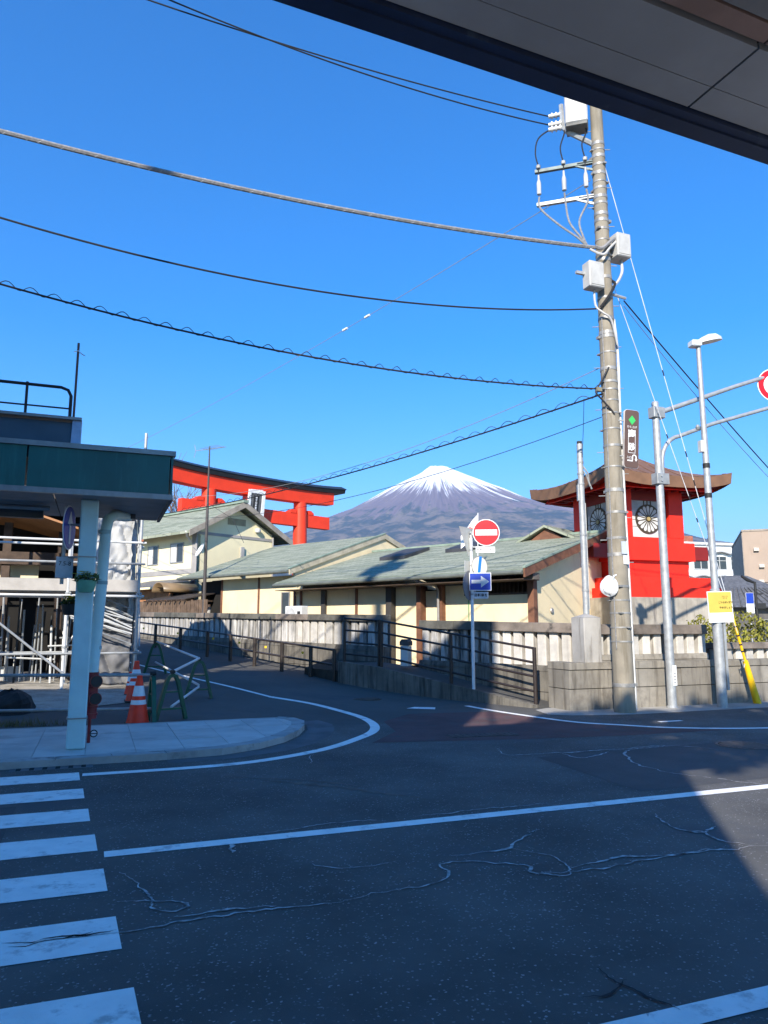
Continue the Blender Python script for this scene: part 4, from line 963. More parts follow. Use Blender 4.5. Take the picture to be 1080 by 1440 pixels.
# box sign and upstand above
b = MB(UV); b.prism([(10.35, Z0+.64), (10.75, Z0+.64), (10.75, Z0+1.03), (10.55, Z0+1.03)], 'x', -7.2, -.46); b.build('roof_upstand', teal_grey, t)
b = MB(UV); b.prism([(10.33, Z0+.64), (10.70, Z0+.64), (10.70, Z0+1.06), (10.53, Z0+1.06)], 'x', -.455, -.34); b.build('upstand_end', M('pale_blue_metal', (.30, .35, .42), .5), t)
b = MB(UV); b.prism([(10.33, Z0+.64), (10.70, Z0+.64), (10.70, Z0+1.06), (10.53, Z0+1.06)], 'x', -1.95-.6, -1.90-.5); b.build('upstand_rib', M('pale_blue_metal', (.3,.35,.42)), t)
cu(-7.2, -.34, 10.50, 10.80, Z0+1.062, Z0+1.10, 'upstand_cap', trim)
cu(-.33, .35, 10.6, 10.75, Z0+.64, Z0+.74, 'flashing', teal_grey)
# posts and downpipe
o = cu(-.285, -.06, 10.56, 10.79, PH+.0, Z0, 'post', aqua, .018)
b = MB(UV); b.box(-.30, -.045, 10.545, 10.805, PH+.38, PH+.395); b.box(-.297, -.048, 10.548, 10.802, 2.55, 2.565); b.build('strap', trim, o)
b = MB(UV); b.tube([(.37, 11.9, Z0-.02), (.30, 11.72, Z0-.05), (.16, 11.42, Z0-.08), (.075, 11.27, Z0-.16), (.045, 11.2, Z0-.34), (.03, 11.18, 2.2), (-.02, 11.16, 1.0)], .076, 16)
b.build('downpipe', aqua, t, True)
for z in (Z0-.36, 2.25, 1.35): 
    b = MB(UV); b.lathe([(.076, -.025), (.083, -.025), (.083, .025), (.076, .025)], (.03 if z > 2 else .0, 11.18, z), 16); b.build('pipe_clamp', M('aqua_dark', (.24, .38, .39), .5), t, True)
cu(.18, .46, 11.75, 12.05, Z0-.07, Z0-.002, 'pipe_collar', teal_grey)
# rail and mast on the roof
t = thing('roof_railing', 'black pipe railing on top of the teal canopy', 'railing', UV @ Matrix.Translation((-1.1, 10.8, Z0+1.1)))
zb = Z0 + 1.10
b = MB(UV); b.tube([(-7.2, 10.66, zb+.44), (-.63, 10.66, zb+.44), (-.54, 10.66, zb+.41), (-.5, 10.66, zb+.33), (-.5, 10.66, zb-.02)], .022, 8); b.build('top_rail', black_pl, t, True)
b = MB(UV); b.tube([(-7.2, 10.66, zb+.15), (-.5, 10.66, zb+.15)], .012, 6); b.build('mid_rail', black_pl, t, True)
for u in (-1.05, -2.1, -3.1, -4.1): b = MB(UV); b.tube([(u, 10.66, zb-.02), (u, 10.66, zb+.47)], .018, 8); b.build('baluster', black_pl, t, True)
t = thing('mast', 'thin rusty mast tied with white cord above the roof railing', 'mast', UV @ Matrix.Translation((-.45, 10.72, zb)))
b = MB(UV); b.tube([(-.455, 10.72, zb-.36), (-.45, 10.72, zb+1.12)], .016, 8); b.build('rod', M('rust_brown', (.12, .07, .06), .7), t, True)
b = MB(UV); b.tube([(-.5, 10.70, zb+.98), (-.45, 10.70, zb+1.0), (-.40, 10.70, zb+.96), (-.36, 10.70, zb+.94)], .008, 5); b.build('cord', sign_white, t)
# standpipe
p = uvw(-.02, 11.16); t = thing('standpipe', 'dark red fire hydrant inlet with two outlets below the downpipe', 'hydrant', frame(p.x, p.y, PH))
F = frame(p.x, p.y, 0, R(25))
b = MB(F); b.tube([(0, 0, .40), (0, 0, 1.02)], .085, 16); b.lathe([(.10, -.012), (.10, .012)], (0, 0, .82), 16); b.lathe([(.10, -.012), (.10, .012)], (0, 0, .56), 16); b.lathe([(.10, -.012), (.10, .012)], (0, 0, .46), 16); b.build('body', fire_red, t, True)
for z in (.90, .67):
    b = MB(F); b.tube([(.03, -.07, z), (.05, -.15, z)], .075, 16); o = b.build('outlet', black_pl, t, True)
    b = MB(F); b.tube([(.045, -.13, z), (.048, -.142, z)], .086, 16); b.build('rim', fire_red, o, True)
b = MB(F); b.tube([(0, 0, .42), (.0, 0, PH-.005)], .022, 8); b.build('drain_pipe', fire_red, t, True)
b = MB(F); b.tube([(.06+.045*math.cos(k*.5236), -.02, .20+.045*math.sin(k*.5236)) for k in range(13)], .008, 5); b.tube([(.0, -.02, .2), (.1, -.02, .2)], .006, 5); b.build('valve_wheel', black_pl, t)
# flower baskets
def basket(u, v, z, label, mat, nflow):
    p = uvw(u, v, z); F = frame(p.x, p.y, z) @ Matrix.Scale(.82, 4); t = thing('flower_basket', label, 'planter', F)
    b = MB(F); b.lathe([(.10, 0), (.13, .05), (.155, .17), (.16, .19), (.145, .19), (.13, .15)], n=18); b.build('pot', mat, t, True)
    b = MB(F); leaf_cloud(b, (0, 0, .22), .20, .18, .08, 170, .045); b.build('foliage', leaf_g, t)
    b = MB(F)
    for _ in range(nflow):
        a, r_ = random.uniform(0, 6.28), random.uniform(.02, .18); x, y, z_ = r_*math.cos(a), r_*math.sin(a), .27+random.uniform(-.02, .06)
        for q in range(5): b.sheet([(x, y, z_), (x+.055*math.cos(q*1.257), y+.055*math.sin(q*1.257)-.02, z_+.012), (x+.055*math.cos(q*1.257+.9), y+.055*math.sin(q*1.257+.9)-.02, z_+.01)])
    b.build('blossoms', petal, t)
basket(-.16, 10.42, 2.08, 'green pot of yellow pansies strapped high on the aqua post', pot_green, 14)
basket(-.36, 11.5, 1.80, 'dark pot of bright yellow flowers behind the aqua post', black_pl, 45)
b = MB(); p = uvw(-.55, 11.5)
# round blue road sign on its own post, seen nearly edge on
p = uvw(-.47, 10.78); t = thing('road_sign', 'blue round sign with white arrow, edge on, clamped to the aqua post', 'sign', frame(p.x, p.y, 2.2))
b = MB(); b.tube([(p.x, p.y, 2.2), (p.x, p.y, 3.25)], .024, 10); b.build('stub_post', galv, t, True)
for z in (2.56, 3.0): q = uvw(-.2, 10.7, z); b = MB(); b.tube([(p.x, p.y, z), q], .016, 6); b.build('bracket', galv_dull, t)
F = frame(p.x, p.y, 0, math.atan2(p.y, p.x) - R(90) + R(75))
MB(F).disc((0, 2.96), .30, -.055, -.045, 36).build('rim', sign_white, t)
o = MB(F).disc((0, 2.96), .285, -.062, -.0555, 36).build('disc', sign_blue, t)
MB(F).prism([(-.035, 2.74), (.035, 2.74), (.035, 3.0), (.12, 3.0), (0, 3.18), (-.12, 3.0), (-.035, 3.0)], 'y', -.068, -.0625).build('arrow', sign_white, o)
F2 = frame(p.x, p.y, 0, R(40)); o = MB(F2).box(-.10, .12, -.05, -.035, 2.28, 2.56).build('plate', M('plate_grey', (.48, .50, .52), .5), t); text('7.5-8', .08, F2 @ Matrix.Translation((.01, -.052, 2.47)), text_black, o)

# ---- barricade stands, pipes, cones ---------------------------------------------
def a_stand(x, y, rot, label):
    z = T(x, y); F = frame(x, y, z, rot); t = thing('barricade_stand', label, 'barricade', F)
    pts = [(-.27, 0, 0.0), (-.22, 0, .20), (-.15, 0, .48), (-.10, 0, .66), (-.055, 0, .74), (0, 0, .765), (.055, 0, .74), (.10, 0, .66), (.15, 0, .48), (.22, 0, .20), (.27, 0, 0.0)]
    b = MB(F)
    vs = []
    for i, q in enumerate(pts):
        q = Vector(q); d = (Vector(pts[min(i+1, 10)]) - Vector(pts[max(i-1, 0)])).normalized(); s_ = Vector((0, 1, 0)); n_ = d.cross(s_)
        vs += [q + n_*.03 + s_*.035, q - n_*.03 + s_*.035, q - n_*.03 - s_*.035, q + n_*.03 - s_*.035]
    b.add(vs, [(i*4+k, i*4+(k+1) % 4, i*4+4+(k+1) % 4, i*4+4+k) for i in range(10) for k in range(4)] + [(3,2,1,0), (40,41,42,43)]); b.build('frame', barr_green, t)
    MB(F).box(-.235, .235, -.025, .025, .17, .205).build('crossbar', barr_green, t); MB(F).box(-.16, .16, -.02, .02, .46, .49).build('crossbar', barr_green, t)
    b = MB(F); b.tube([(.0, 0, .76), (0, 0, .80)], .03, 8); b.tube([(0, -.05, .82), (0, .05, .82)], .035, 10); b.build('clamp', black_pl, t)
    return z
S1 = (-5.88, 19.4); S2 = (-3.88, 15.85); S3 = (-3.72, 13.3); S4 = (-3.95, 12.92)
a_stand(*S1, R(12), 'dark green A shaped stand farthest up the side street')
a_stand(*S2, R(22), 'green A shaped stand where the two white pipes meet at an angle')
a_stand(*S3, R(38), 'green A shaped stand next to the pavement edge, front on')
a_stand(*S4, R(-62), 'green barricade stand edge on beside the traffic cone')
def pipe(label, a, c, r_=.024, mat=None):
    t = MB(); t.tube([a, c], r_, 10); o = t.build('barricade_pipe', mat or steel_white, None, True); tag(o, label, 'pipe')
    return o
def tz(p, h): return (p[0], p[1], T(*p) + h)
pipe('white pipe joining the far and the angled green stands at the top', tz(S1, .82), tz(S2, .82))
pipe('white pipe joining the far and the angled green stands low down', tz(S1, .30), tz(S2, .28))
pipe('white pipe running from the angled stand to the front stand at the top', tz(S2, .83), tz(S3, .82))
pipe('white pipe running from the angled stand to the front stand low down', tz(S2, .24), tz(S3, .22))
q = uvw(-8, 11.9)
pipe('long grey upper barrier pipe passing behind the aqua post', (S4[0], S4[1], .82), (-9.3, 12.0, .86), .028, galv)
pipe('long grey lower barrier pipe passing behind the aqua post', (S4[0], S4[1], .26), (-9.3, 12.0, .28), .026, galv)
a_stand(-9.3, 12.0, R(-62), 'green barricade stand at the outer end of the long grey pipes')
def cone(x, y, s, label):
    z = T(x, y); F = frame(x, y, z, .4) @ Matrix.Scale(s, 4); t = thing('traffic_cone', label, 'cone', frame(x, y, z, .4))
    b = MB(F); b.prism([(-.19, -.19), (.19, -.19), (.19, .19), (-.19, .19)], 'z', 0, .03); b.build('base', black_pl, t, bevel=.008)
    prof = [(.175, .03), (.17, .05), (.118, .30), (.076, .52), (.045, .72), (.03, .73)]
    def rad(z_): return lerp(.172, .045, (z_-.04)/.68)
    b = MB(F); b.lathe([(.176, .028), (.172, .05), (rad(.72), .72), (.025, .735)], n=24); b.build('body', cone_red, t, True)
    for z0, z1 in ((.31, .38), (.44, .60)): b = MB(F); b.lathe([(rad(z0)+.003, z0), (rad(z1)+.003, z1)], n=24); b.build('band', refl_white, t, True)
    b = MB(F); b.lathe([(.046, .70), (.044, .755), (.035, .76)], n=16); b.build('tip', cone_red, t, True)
cone(-4.12, 12.75, 1.05, 'red traffic cone with two white bands at the pavement edge')
cone(-4.95, 15.1, 1.05, 'red traffic cone with white band standing behind the front cone')
cone(-5.35, 15.95, .62, 'small red cone half hidden at the foot of the scaffold')
# rock and weeds at the left edge
b = MB(frame(-6.6, 13.4, T(-6.6, 13.4)-.05)); 
vs = []; 
for i in range(7):
    for k in range(10):
        a = 2*math.pi*k/10; e = math.pi*i/12; r_ = .42*math.cos(e)*(1+.35*noise.noise((math.cos(a)*1.5, math.sin(a)*1.5, i*.5))); vs.append((r_*math.cos(a)*1.1, r_*math.sin(a), .42*math.sin(e)*(1+.2*noise.noise((a, i, 0)))))
b.add(vs, [(i*10+k, i*10+(k+1)%10, (i+1)*10+(k+1)%10, (i+1)*10+k) for i in range(6) for k in range(10)] + [tuple(60+k for k in range(10))])
tag(b.build('boulder', rock_mat), 'dark rounded boulder at the edge of the construction lot', 'rock')
b = MB()
for _ in range(420):
    u = random.gauss(-1.6, .6); v = 13.42 + abs(random.gauss(0, .12)); p = uvw(u, v); h = random.uniform(.04, .16); a = random.uniform(0, 6.28); z = T(p.x, p.y)
    b.sheet([(p.x, p.y, z), (p.x+.012, p.y, z), (p.x+.05*math.cos(a), p.y+.05*math.sin(a), z+h)])
tag(b.build('weeds', grass_mat), 'dry weeds growing along the back of the pavement', 'weeds', kind='stuff')

# ---- scaffolding and building under repair ----------------------------------------
zL = lambda u, v: T(*uvw(u, v)[:2])
t = thing('scaffolding', 'galvanised pipe scaffolding with planks round the building under repair', 'scaffold', UV @ Matrix.Translation((.83, 17.5, zL(.83, 17.5))))
us_ = [.83, -.63, -2.4, -4.2, -6.0]
for v in (17.5, 18.4):
    for i, u in enumerate(us_):
        top = [6.05, 6.1, 5.2, 5.1, 5.0][i] - (.2 if v > 18 else 0)
        b = MB(UV); b.tube([(u, v, zL(u, v)-.02), (u, v, top)], .034, 8); b.build('standard', galv if i % 2 == 0 else steel_white, t, True)
        for z in (1.2, 2.35, 3.5, 4.4): b = MB(UV); b.lathe([(.05, -.02), (.05, .02)], (u, v, z), 10); b.build('coupler', galv_dull, t)
        MB(UV).box(u-.08, u+.08, v-.08, v+.08, zL(u, v)-.01, zL(u, v)+.02).build('base_plate', galv_dull, t)
for v in (21.0, 23.4):
    b = MB(UV); b.tube([(.83, v, zL(.83, v)-.02), (.83, v, 6.1)], .034, 8); b.build('standard', steel_white, t, True)
for v in (17.46, 18.44):
    for z in (1.06, 2.3, 3.02, 3.5):
        if v > 18 and z in (3.02,): continue
        b = MB(UV); b.tube([(.95, v, z), (-6.2, v, z + .01)], .026, 8); b.build('ledger', steel_white if z in (3.5, 2.3) else galv_dull, t, True)
for z in (1.06, 2.3, 3.5, 4.3):
    b = MB(UV); b.tube([(.86, 17.4, z+.05), (.86, 23.6, z+.05)], .026, 8); b.build('ledger', galv if z != 3.5 else skin_pipe, t, True)
for u in us_[:4]:
    for z in (2.3, 4.2): b = MB(UV); b.tube([(u+.05, 17.4, z+.06), (u+.05, 18.5, z+.06)], .024, 8); b.build('transom', galv, t, True)
for k in range(4):
    a, c = us_[k+1]+.03, us_[k]-.03
    for j in range(3): MB(UV).box(a, c, 17.52+j*.29, 17.52+j*.29+.27, 2.38, 2.42).build('plank', M('steel_plank', (.30, .29, .27), .6, .15, 4, rnd=.1), t)
    MB(UV).box(a, c, 17.47, 17.485, 2.40, 2.66).build('toe_board', M('toe_board', (.40, .37, .33), .7, .12, 3, rnd=.1), t)
b = MB(UV); b.tube([(-4.2, 17.40, 3.6), (-.55, 17.40, .6)], .025, 8); b.build('brace', galv, t, True)
b = MB(UV); b.tube([(-.63, 18.5, 1.2), (.83, 18.5, 3.5)], .022, 8); b.build('brace', galv, t, True)
b = MB(UV); b.tube([(.90, 17.5, 1.2), (.90, 21.0, 4.7)], .022, 8); b.build('brace', galv, t, True)
# crumpled white protective sheets
def sheet_cloth(label, F, w, h, z0, amp, nx=34, nz=36, seed=0.0):
    b = MB(F); vs = []
    for j in range(nz+1):
        for i in range(nx+1):
            x = w*i/nx; z = h*j/nz
            f1 = noise.noise((x*2.2+seed, z*1.1, seed)); f2 = 1-2*abs(noise.noise(((x+.5*z)*3.6+seed, (z-.4*x)*1.1, seed+3))); f3 = .6-1.4*abs(noise.noise(((x-.8*z)*5.5, (z+.6*x)*1.7, seed+7)))
            vs.append((x + .03*f1, amp*(.7*f1 + .8*f2 + .5*f3), z0 + z + .04*f1))
    b.add(vs, [(j*(nx+1)+i, j*(nx+1)+i+1, (j+1)*(nx+1)+i+1, (j+1)*(nx+1)+i) for j in range(nz) for i in range(nx)])
    o = b.build('dust_sheet', sheet_white, None, True); tag(o, label, 'sheet'); md = o.modifiers.new('t', 'SOLIDIFY'); md.thickness = .006
    return o
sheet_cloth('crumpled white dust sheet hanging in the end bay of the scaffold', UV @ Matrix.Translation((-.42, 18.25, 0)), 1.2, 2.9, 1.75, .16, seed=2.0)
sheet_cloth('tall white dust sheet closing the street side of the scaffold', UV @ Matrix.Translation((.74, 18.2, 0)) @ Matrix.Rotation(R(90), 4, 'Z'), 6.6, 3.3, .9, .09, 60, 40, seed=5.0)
sheet_cloth('dark grey tarp bundled low in the end bay', UV @ Matrix.Translation((-.1, 18.05, 0)), .85, 1.45, .35, .14, seed=9.0).data.materials[0] = M('grey_tarp', (.14, .14, .145), .8, .15, 3, .2, 20)
# the building under repair
t = thing('repair_building', 'timber hall under repair with broad board soffit behind the scaffolding', 'building', UV @ Matrix.Translation((-6, 19.5, 0)))
MB(UV).box(-12, .33, 20.4, 23.8, .2, 4.4).build('core', dark_int, t)
b = MB(UV); b.add([(-12, 18.6, 5.0), (-2.2, 18.6, 4.42), (.3, 18.6, 3.62), (.3, 21.4, 3.35), (-2.2, 21.4, 3.95), (-12, 21.4, 4.5)], [(0, 1, 4, 5), (1, 2, 3, 4)]); o = b.build('soffit', ply, t)
md = o.modifiers.new('t', 'SOLIDIFY'); md.thickness = .05; md.offset = 1
for k in range(22):
    u = -8 + k*.36; zz_ = lerp(4.0, 4.33, (u+8)/-6*-1) if False else 0
b = MB(UV); b.add([(-12, 18.55, 5.1), (.35, 18.55, 4.5), (.35, 21.2, 5.3), (-12, 21.2, 5.9), (-12, 18.55, 5.24), (.35, 18.55, 4.64), (.35, 21.2, 5.44), (-12, 21.2, 6.04)], [(3,2,1,0),(4,5,6,7),(0,1,5,4),(1,2,6,5),(2,3,7,6),(3,0,4,7)])
b.add([(-12, 21.205, 5.9), (.35, 21.205, 5.3), (.35, 24, 4.45), (-12, 24, 5.05), (-12, 21.205, 6.04), (.35, 21.205, 5.44), (.35, 24, 4.59), (-12, 24, 5.19)], [(3,2,1,0),(4,5,6,7),(0,1,5,4),(1,2,6,5),(2,3,7,6),(3,0,4,7)]); b.build('roof', M('bark_roof', (.09, .075, .06), .9, .3, 3, .4, 30), t)
for u in (-5.6, -3.6, -2.1, -.9): MB(UV).box(u-.09, u+.09, 19.6, 19.78, .2, 4.1).build('column', dark_wood, t)
MB(UV).box(-6, .2, 19.55, 19.65, 3.1, 3.4).build('tie_beam', dark_wood, t)
MB(UV).box(-6, -1.4, 19.9, 20.0, 2.6, 3.3).build('white_wall', cream2, t)
MB(UV).box(-6, -1.3, 18.9, 20.3, .15, .55).build('stone_step', conc, t)
MB(UV).box(-2.55, -2.35, 19.3, 19.5, .55, 1.35).build('orange_board', M('orange_wood', (.42,.17,.06)), t)
MB(UV).box(-2.15, -1.6, 18.95, 19.05, .56, .74).build('pale_plank', panel_white, t)
# stacked pipes leaning inside
t = thing('pipe_stack', 'stack of upright scaffold pipes stored under the planks', 'pipes', UV @ Matrix.Translation((-1.5, 18.9, zL(-1.5, 18.9))))
for k in range(70):
    u = -4.6 + k*.078 + random.uniform(-.03, .03); v = random.uniform(18.5, 19.2); z = zL(u, v); h = random.uniform(1.2, 2.0)
    b = MB(UV); b.tube([(u, v, z), (u+random.uniform(-.08, .08), v+.1, z+h)], random.choice((.018, .024, .024)), 6); b.build('pipe', random.choice((galv, steel_white, galv_dull, galv_dull, black_pl, dark_wood)), t, True)
for k in range(10):
    z = 1.5 + .1*k; u = random.uniform(-4, -.2); b = MB(UV); b.tube([(u, 18.5, z*.6), (u+random.uniform(.5, 1.2), 18.6, z*.6+random.uniform(-.1, .1))], .02, 6); b.build('pipe', random.choice((galv, steel_white)), t, True)
t = thing('pipe_bundle', 'bundle of loose pipes lying in the scaffold end bay', 'pipes', UV @ Matrix.Translation((.1, 18.6, 1.4)))
for k in range(14):
    z = 1.35 + .06*k; b = MB(UV); b.tube([(-.5+random.uniform(-.1, .1), 17.7+random.uniform(0, .3), z+.35), (.75, 17.9+random.uniform(0, .3), z+random.uniform(-.25, .1))], .018, 6); b.build('pipe', random.choice((galv, steel_white, galv_dull)), t, True)
# ================================================================== POLES, SIGNS AND WIRES
PX, PY = 4.66, 14.72
def rp_(z): return lerp(.205, .125, z/13.6)
FPo = frame(PX, PY, 0, UA)
t = thing('utility_pole', 'tall concrete utility pole carrying cables, boxes and a shop sign', 'utility pole', FPo); pole_t = t
b = MB(FPo); b.tube([(0, 0, -.2)] + [(0, 0, z*.85) for z in range(0, 17)], [rp_(0)] + [rp_(z*.85) for z in range(17)], 24); b.build('shaft', pole_conc, t, True)
def band(z, h=.05, mat=None, bolt=True):
    b = MB(FPo); r_ = rp_(z)+.008; b.lathe([(r_-.02, -h/2), (r_, -h/2), (r_, h/2), (r_-.02, h/2)], (0, 0, z), 24)
    if bolt:
        a = random.uniform(0, 6.28); b.box(r_*math.cos(a)-.04, r_*math.cos(a)+.04, r_*math.sin(a)-.04, r_*math.sin(a)+.04, z-h*.4, z+h*.4)
    b.build('steel_band', mat or M('band_steel', (.30, .29, .27), .5, .25, 8, .1, metal=.3), t, True)
for z in (.52, 1.35, 1.62, 1.9, 2.15, 2.42, 3.05, 3.38, 3.9, 4.35, 4.83, 5.27, 5.62, 5.95, 6.22, 6.45, 6.62, 6.9, 7.25, 7.6, 7.68, 8.0, 8.45, 8.9, 9.3, 9.42, 9.75, 10.0, 10.2, 10.35, 10.6, 10.75, 10.95, 11.1, 11.3, 11.5, 11.7, 11.85, 12.0): band(z, random.choice((.03, .05, .07)))
for k in range(22):                                     # step bolts
    z = 2.9 + k*.45; a = R(150) if k % 2 else R(-20)
    b = MB(FPo); r_ = rp_(z); b.tube([(r_*math.cos(a), r_*math.sin(a), z), ((r_+.13)*math.cos(a), (r_+.13)*math.sin(a), z)], .009, 6); b.build('step_bolt', galv_dull, t)
def mesh_cable(pts, r_, mat, name, k=8):
    P = [Vector(p) for p in pts]; out = []
    for i in range(len(P)-1):
        a, b_, c, d = P[max(i-1, 0)], P[i], P[i+1], P[min(i+2, len(P)-1)]
        for j in range(k): s = j/k; out.append(.5*((2*b_)+(c-a)*s+(2*a-5*b_+4*c-d)*s*s+(3*b_-a-3*c+d)*s**3))
    out.append(P[-1]); b = MB(FPo); b.tube(out, r_, 6); return b.build(name, mat, t, True)
mesh_cable([(.19, -.09, .05), (.185, -.085, 2), (.18, -.08, 3.2), (.175, -.08, 4.6), (.17, -.08, 6), (.19, -.08, 7.2), (.15, -.06, 8.0)], .028, M('white_conduit', (.62, .61, .58), .5), 'conduit')
mesh_cable([(.21, -.0, .05), (.20, .0, 1.6), (.19, .0, 3.0), (.185, .0, 4.2)], .022, M('dark_conduit', (.06, .06, .06), .5), 'conduit')
mesh_cable([(-.19, -.08, 1.2), (-.20, -.09, 3), (-.185, -.09, 5.0), (-.17, -.08, 6.2), (-.165, -.07, 8.0)], .012, grey_cable, 'side_cable')
MB(FPo).box(-.06, .06, -.215, -.2, 3.05, 3.30).build('number_plate', M('plate_pale', (.42, .45, .48), .5), t)
MB(FPo).box(-.02, .11, -.208, -.197, 2.85, 3.02).build('number_plate', sign_white, t)
MB(FPo).box(-.13, .13, -.212, -.207, .1, .55).build('painted_patch', M('pole_patch', (.40, .34, .22), .8), t) if False else None
FAr = frame(PX, PY, 0, R(-17))
def arm_cable(pts, r_, mat, name): 
    global FPo
    keep = FPo; FPo = FAr; o = mesh_cable(pts, r_, mat, name); FPo = keep; return o
# cross arms towards the left (-x), cable heads
def arm(z, L, dz, mat):
    b = MB(FAr); b.tube([(-.10, -.02, z), (-.45, -.02, z-.06*0)], .05, 4); 
    b.add([(-L, -.05, z-.035-dz), (-.12, -.05, z-.035), (-.12, .03, z-.035), (-L, .03, z-.035-dz), (-L, -.05, z+.035-dz), (-.12, -.05, z+.035), (-.12, .03, z+.035), (-L, .03, z+.035-dz)], [(3,2,1,0),(4,5,6,7),(0,1,5,4),(1,2,6,5),(2,3,7,6),(3,0,4,7)])
    b.add([(-.55, -.04, z-.02-dz*.4), (-.10, -.04, z-.22), (-.10, .0, z-.22), (-.55, .0, z-.02-dz*.4), (-.55, -.04, z+.01-dz*.4), (-.10, -.04, z-.17), (-.10, .0, z-.17), (-.55, .0, z+.01-dz*.4)], [(3,2,1,0),(4,5,6,7),(0,1,5,4),(1,2,6,5),(2,3,7,6),(3,0,4,7)])
    b.build('cross_arm', mat, t)
arm(11.62, 1.36, .0, M('arm_dark_green', (.10, .13, .13), .5, .2, 4, metal=.2)); arm(10.82, 1.34, .0, galv)
b = MB(FAr); b.tube([(-.1, 0, 12.05), (-.62, -.05, 12.42), (-.72, -.05, 12.55), (-.74, -.05, 13.1)], .055, 6); b.build('cranked_arm', galv, t, True)
for x in (-.28, -.74, -1.28):
    b = MB(FAr); b.lathe([(.02, -.34), (.048, -.32), (.05, -.06), (.035, .0), (.025, .03), (.022, .14)], (x, -.06, 11.36), 12); o = b.build('cable_head', M('cable_head_grey', (.46, .46, .46), .5), t, True)
    b = MB(FAr); b.lathe([(.04, -.02), (.055, 0), (.04, .02), (.055, .04), (.035, .06)], (x, -.06, 11.68), 10); b.build('insulator', M('porcelain', (.60, .59, .56), .3), t, True)
    b = MB(FAr); b.tube([(x, -.06, 11.48), (x, -.06, 11.70)], .014, 6); b.build('lead_pin', black_rub, t)
    arm_cable([(x, -.06, 11.72), (x-.05, -.08, 12.05), (x+.05, -.08, 12.4), (lerp(x, -.7, .8), -.06, 12.62)], .016, black_rub, 'lead')
    arm_cable([(x, -.06, 10.98), (x+.02, -.06, 10.7), (lerp(x, -.55, .55)-.02, -.2, 10.2), (-.44+.12*(x+.74), -.40, 9.72), (-.29, -.36, 9.47)], .022, grey_cable, 'feeder')
b = MB(FAr); b.box(-.66, -.18, -.30, .12, 12.45, 13.15); b.build('switch_box', M('switch_white', (.42, .41, .39), .5), t, bevel=.03)
MB(FAr).box(-.64, -.20, -.28, .10, 12.40, 12.449).build('box_base', M('box_base_dark', (.17, .165, .15), .7), t)
for k, (x, y, z) in enumerate(((-.80, -.12, 12.62), (-.80, -.02, 12.9), (-.80, -.2, 12.45))):
    b = MB(FAr); b.tube([(x-.22, y, z), (x+.06, y, z)], .045, 10); o = b.build('strain_insulator', M('porcelain', (.72,.71,.68)), t, True)
    for q in range(3): b = MB(FAr); b.tube([(x-.16+q*.09, y, z), (x-.13+q*.09, y, z)], .07, 10); b.build('shed', M('porcelain', (.72,.71,.68)), o, True)
mesh_cable([(-.35, -.2, 9.47), (-.2, -.22, 9.45), (.0, -.23, 9.62), (.2, -.18, 9.78)], .04, grey_cable, 'cable_bend'); mesh_cable([(-.45, -.15, 9.42), (-.2, -.25, 9.3), (.0, -.24, 9.5), (.22, -.2, 9.72)], .025, M('pale_cable', (.5, .49, .47)), 'cable_bend')
o = MB(FPo).box(.17, .52, -.28, .10, 9.35, 9.88).build('junction_box', grey_box, t, bevel=.02); MB(FPo).box(.20, .49, -.29, -.281, 9.4, 9.8).build('door', grey_box, o)
MB(FPo).box(.10, .20, -.12, .0, 9.55, 9.65).build('bracket', galv_dull, t)
mesh_cable([(.38, -.1, 9.36), (.38, -.12, 9.1), (.25, -.15, 8.85), (.12, -.12, 8.7)], .03, M('pale_cable', (.5,.49,.47)), 'cable_bend')
o = MB(FPo).box(-.56, -.19, -.26, .0, 8.55, 9.12).build('junction_box', grey_box, t, bevel=.02); MB(FPo).box(-.53, -.22, -.27, -.261, 8.6, 9.06).build('door', grey_box, o)
MB(FPo).box(-.76, -.56, -.1, -.04, 8.86, 8.92).build('bracket', galv, t)
mesh_cable([(-.35, -.1, 8.55), (-.34, -.12, 8.2), (-.22, -.18, 8.05), (-.05, -.22, 7.9), (.12, -.17, 7.4)], .022, M('pale_cable', (.5,.49,.47)), 'cable_bend')
mesh_cable([(-.2, -.1, 8.2), (-.05, -.22, 8.45), (.15, -.15, 8.75), (.2, .0, 8.9)], .03, black_rub, 'cable_bend')
b = MB(FPo); b.tube([(.1, -.08, 8.55), (.45, -.1, 8.5)], .03, 6); b.build('bracket', galv, t, True)
mesh_cable([(-.1, -.14, 6.9), (-.3, -.1, 6.55), (-.42, -.1, 6.35), (-.3, -.12, 6.2), (-.12, -.16, 6.0), (-.05, -.18, 5.9)], .018, black_rub, 'cable_bend')
MB(FPo).box(-.42, -.3, -.15, -.08, 6.36, 6.44).build('splice_case', M('splice', (.2, .18, .12)), t)
# wrapped white bag tied to the pole
t = thing('white_bag', 'white plastic bag tied over a fitting on the utility pole', 'bag', frame(PX-.25, PY-.16, 2.25))
F = frame(PX-.24, PY-.17, 2.42)
b = MB(F); vs = []
for i in range(11):
    e = -math.pi/2 + math.pi*i/10
    for k in range(20):
        a = 2*math.pi*k/20; r_ = math.cos(e)*(1 + .10*math.sin(a*7)+ .08*noise.noise((math.cos(a)*2, math.sin(a)*2, i*.4))); vs.append((.17*r_*math.cos(a), .12*r_*math.sin(a), .19*math.sin(e) + .02*math.sin(a*2)))
b.add(vs, [(i*20+k, i*20+(k+1)%20, (i+1)*20+(k+1)%20, (i+1)*20+k) for i in range(10) for k in range(20)]); b.build('film', bag_white, t, True)
b = MB(F); b.tube([(.05, -.1, .15), (.1, .0, .2), (.2, .03, .24)], .015, 6); b.build('tie', bag_white, t)
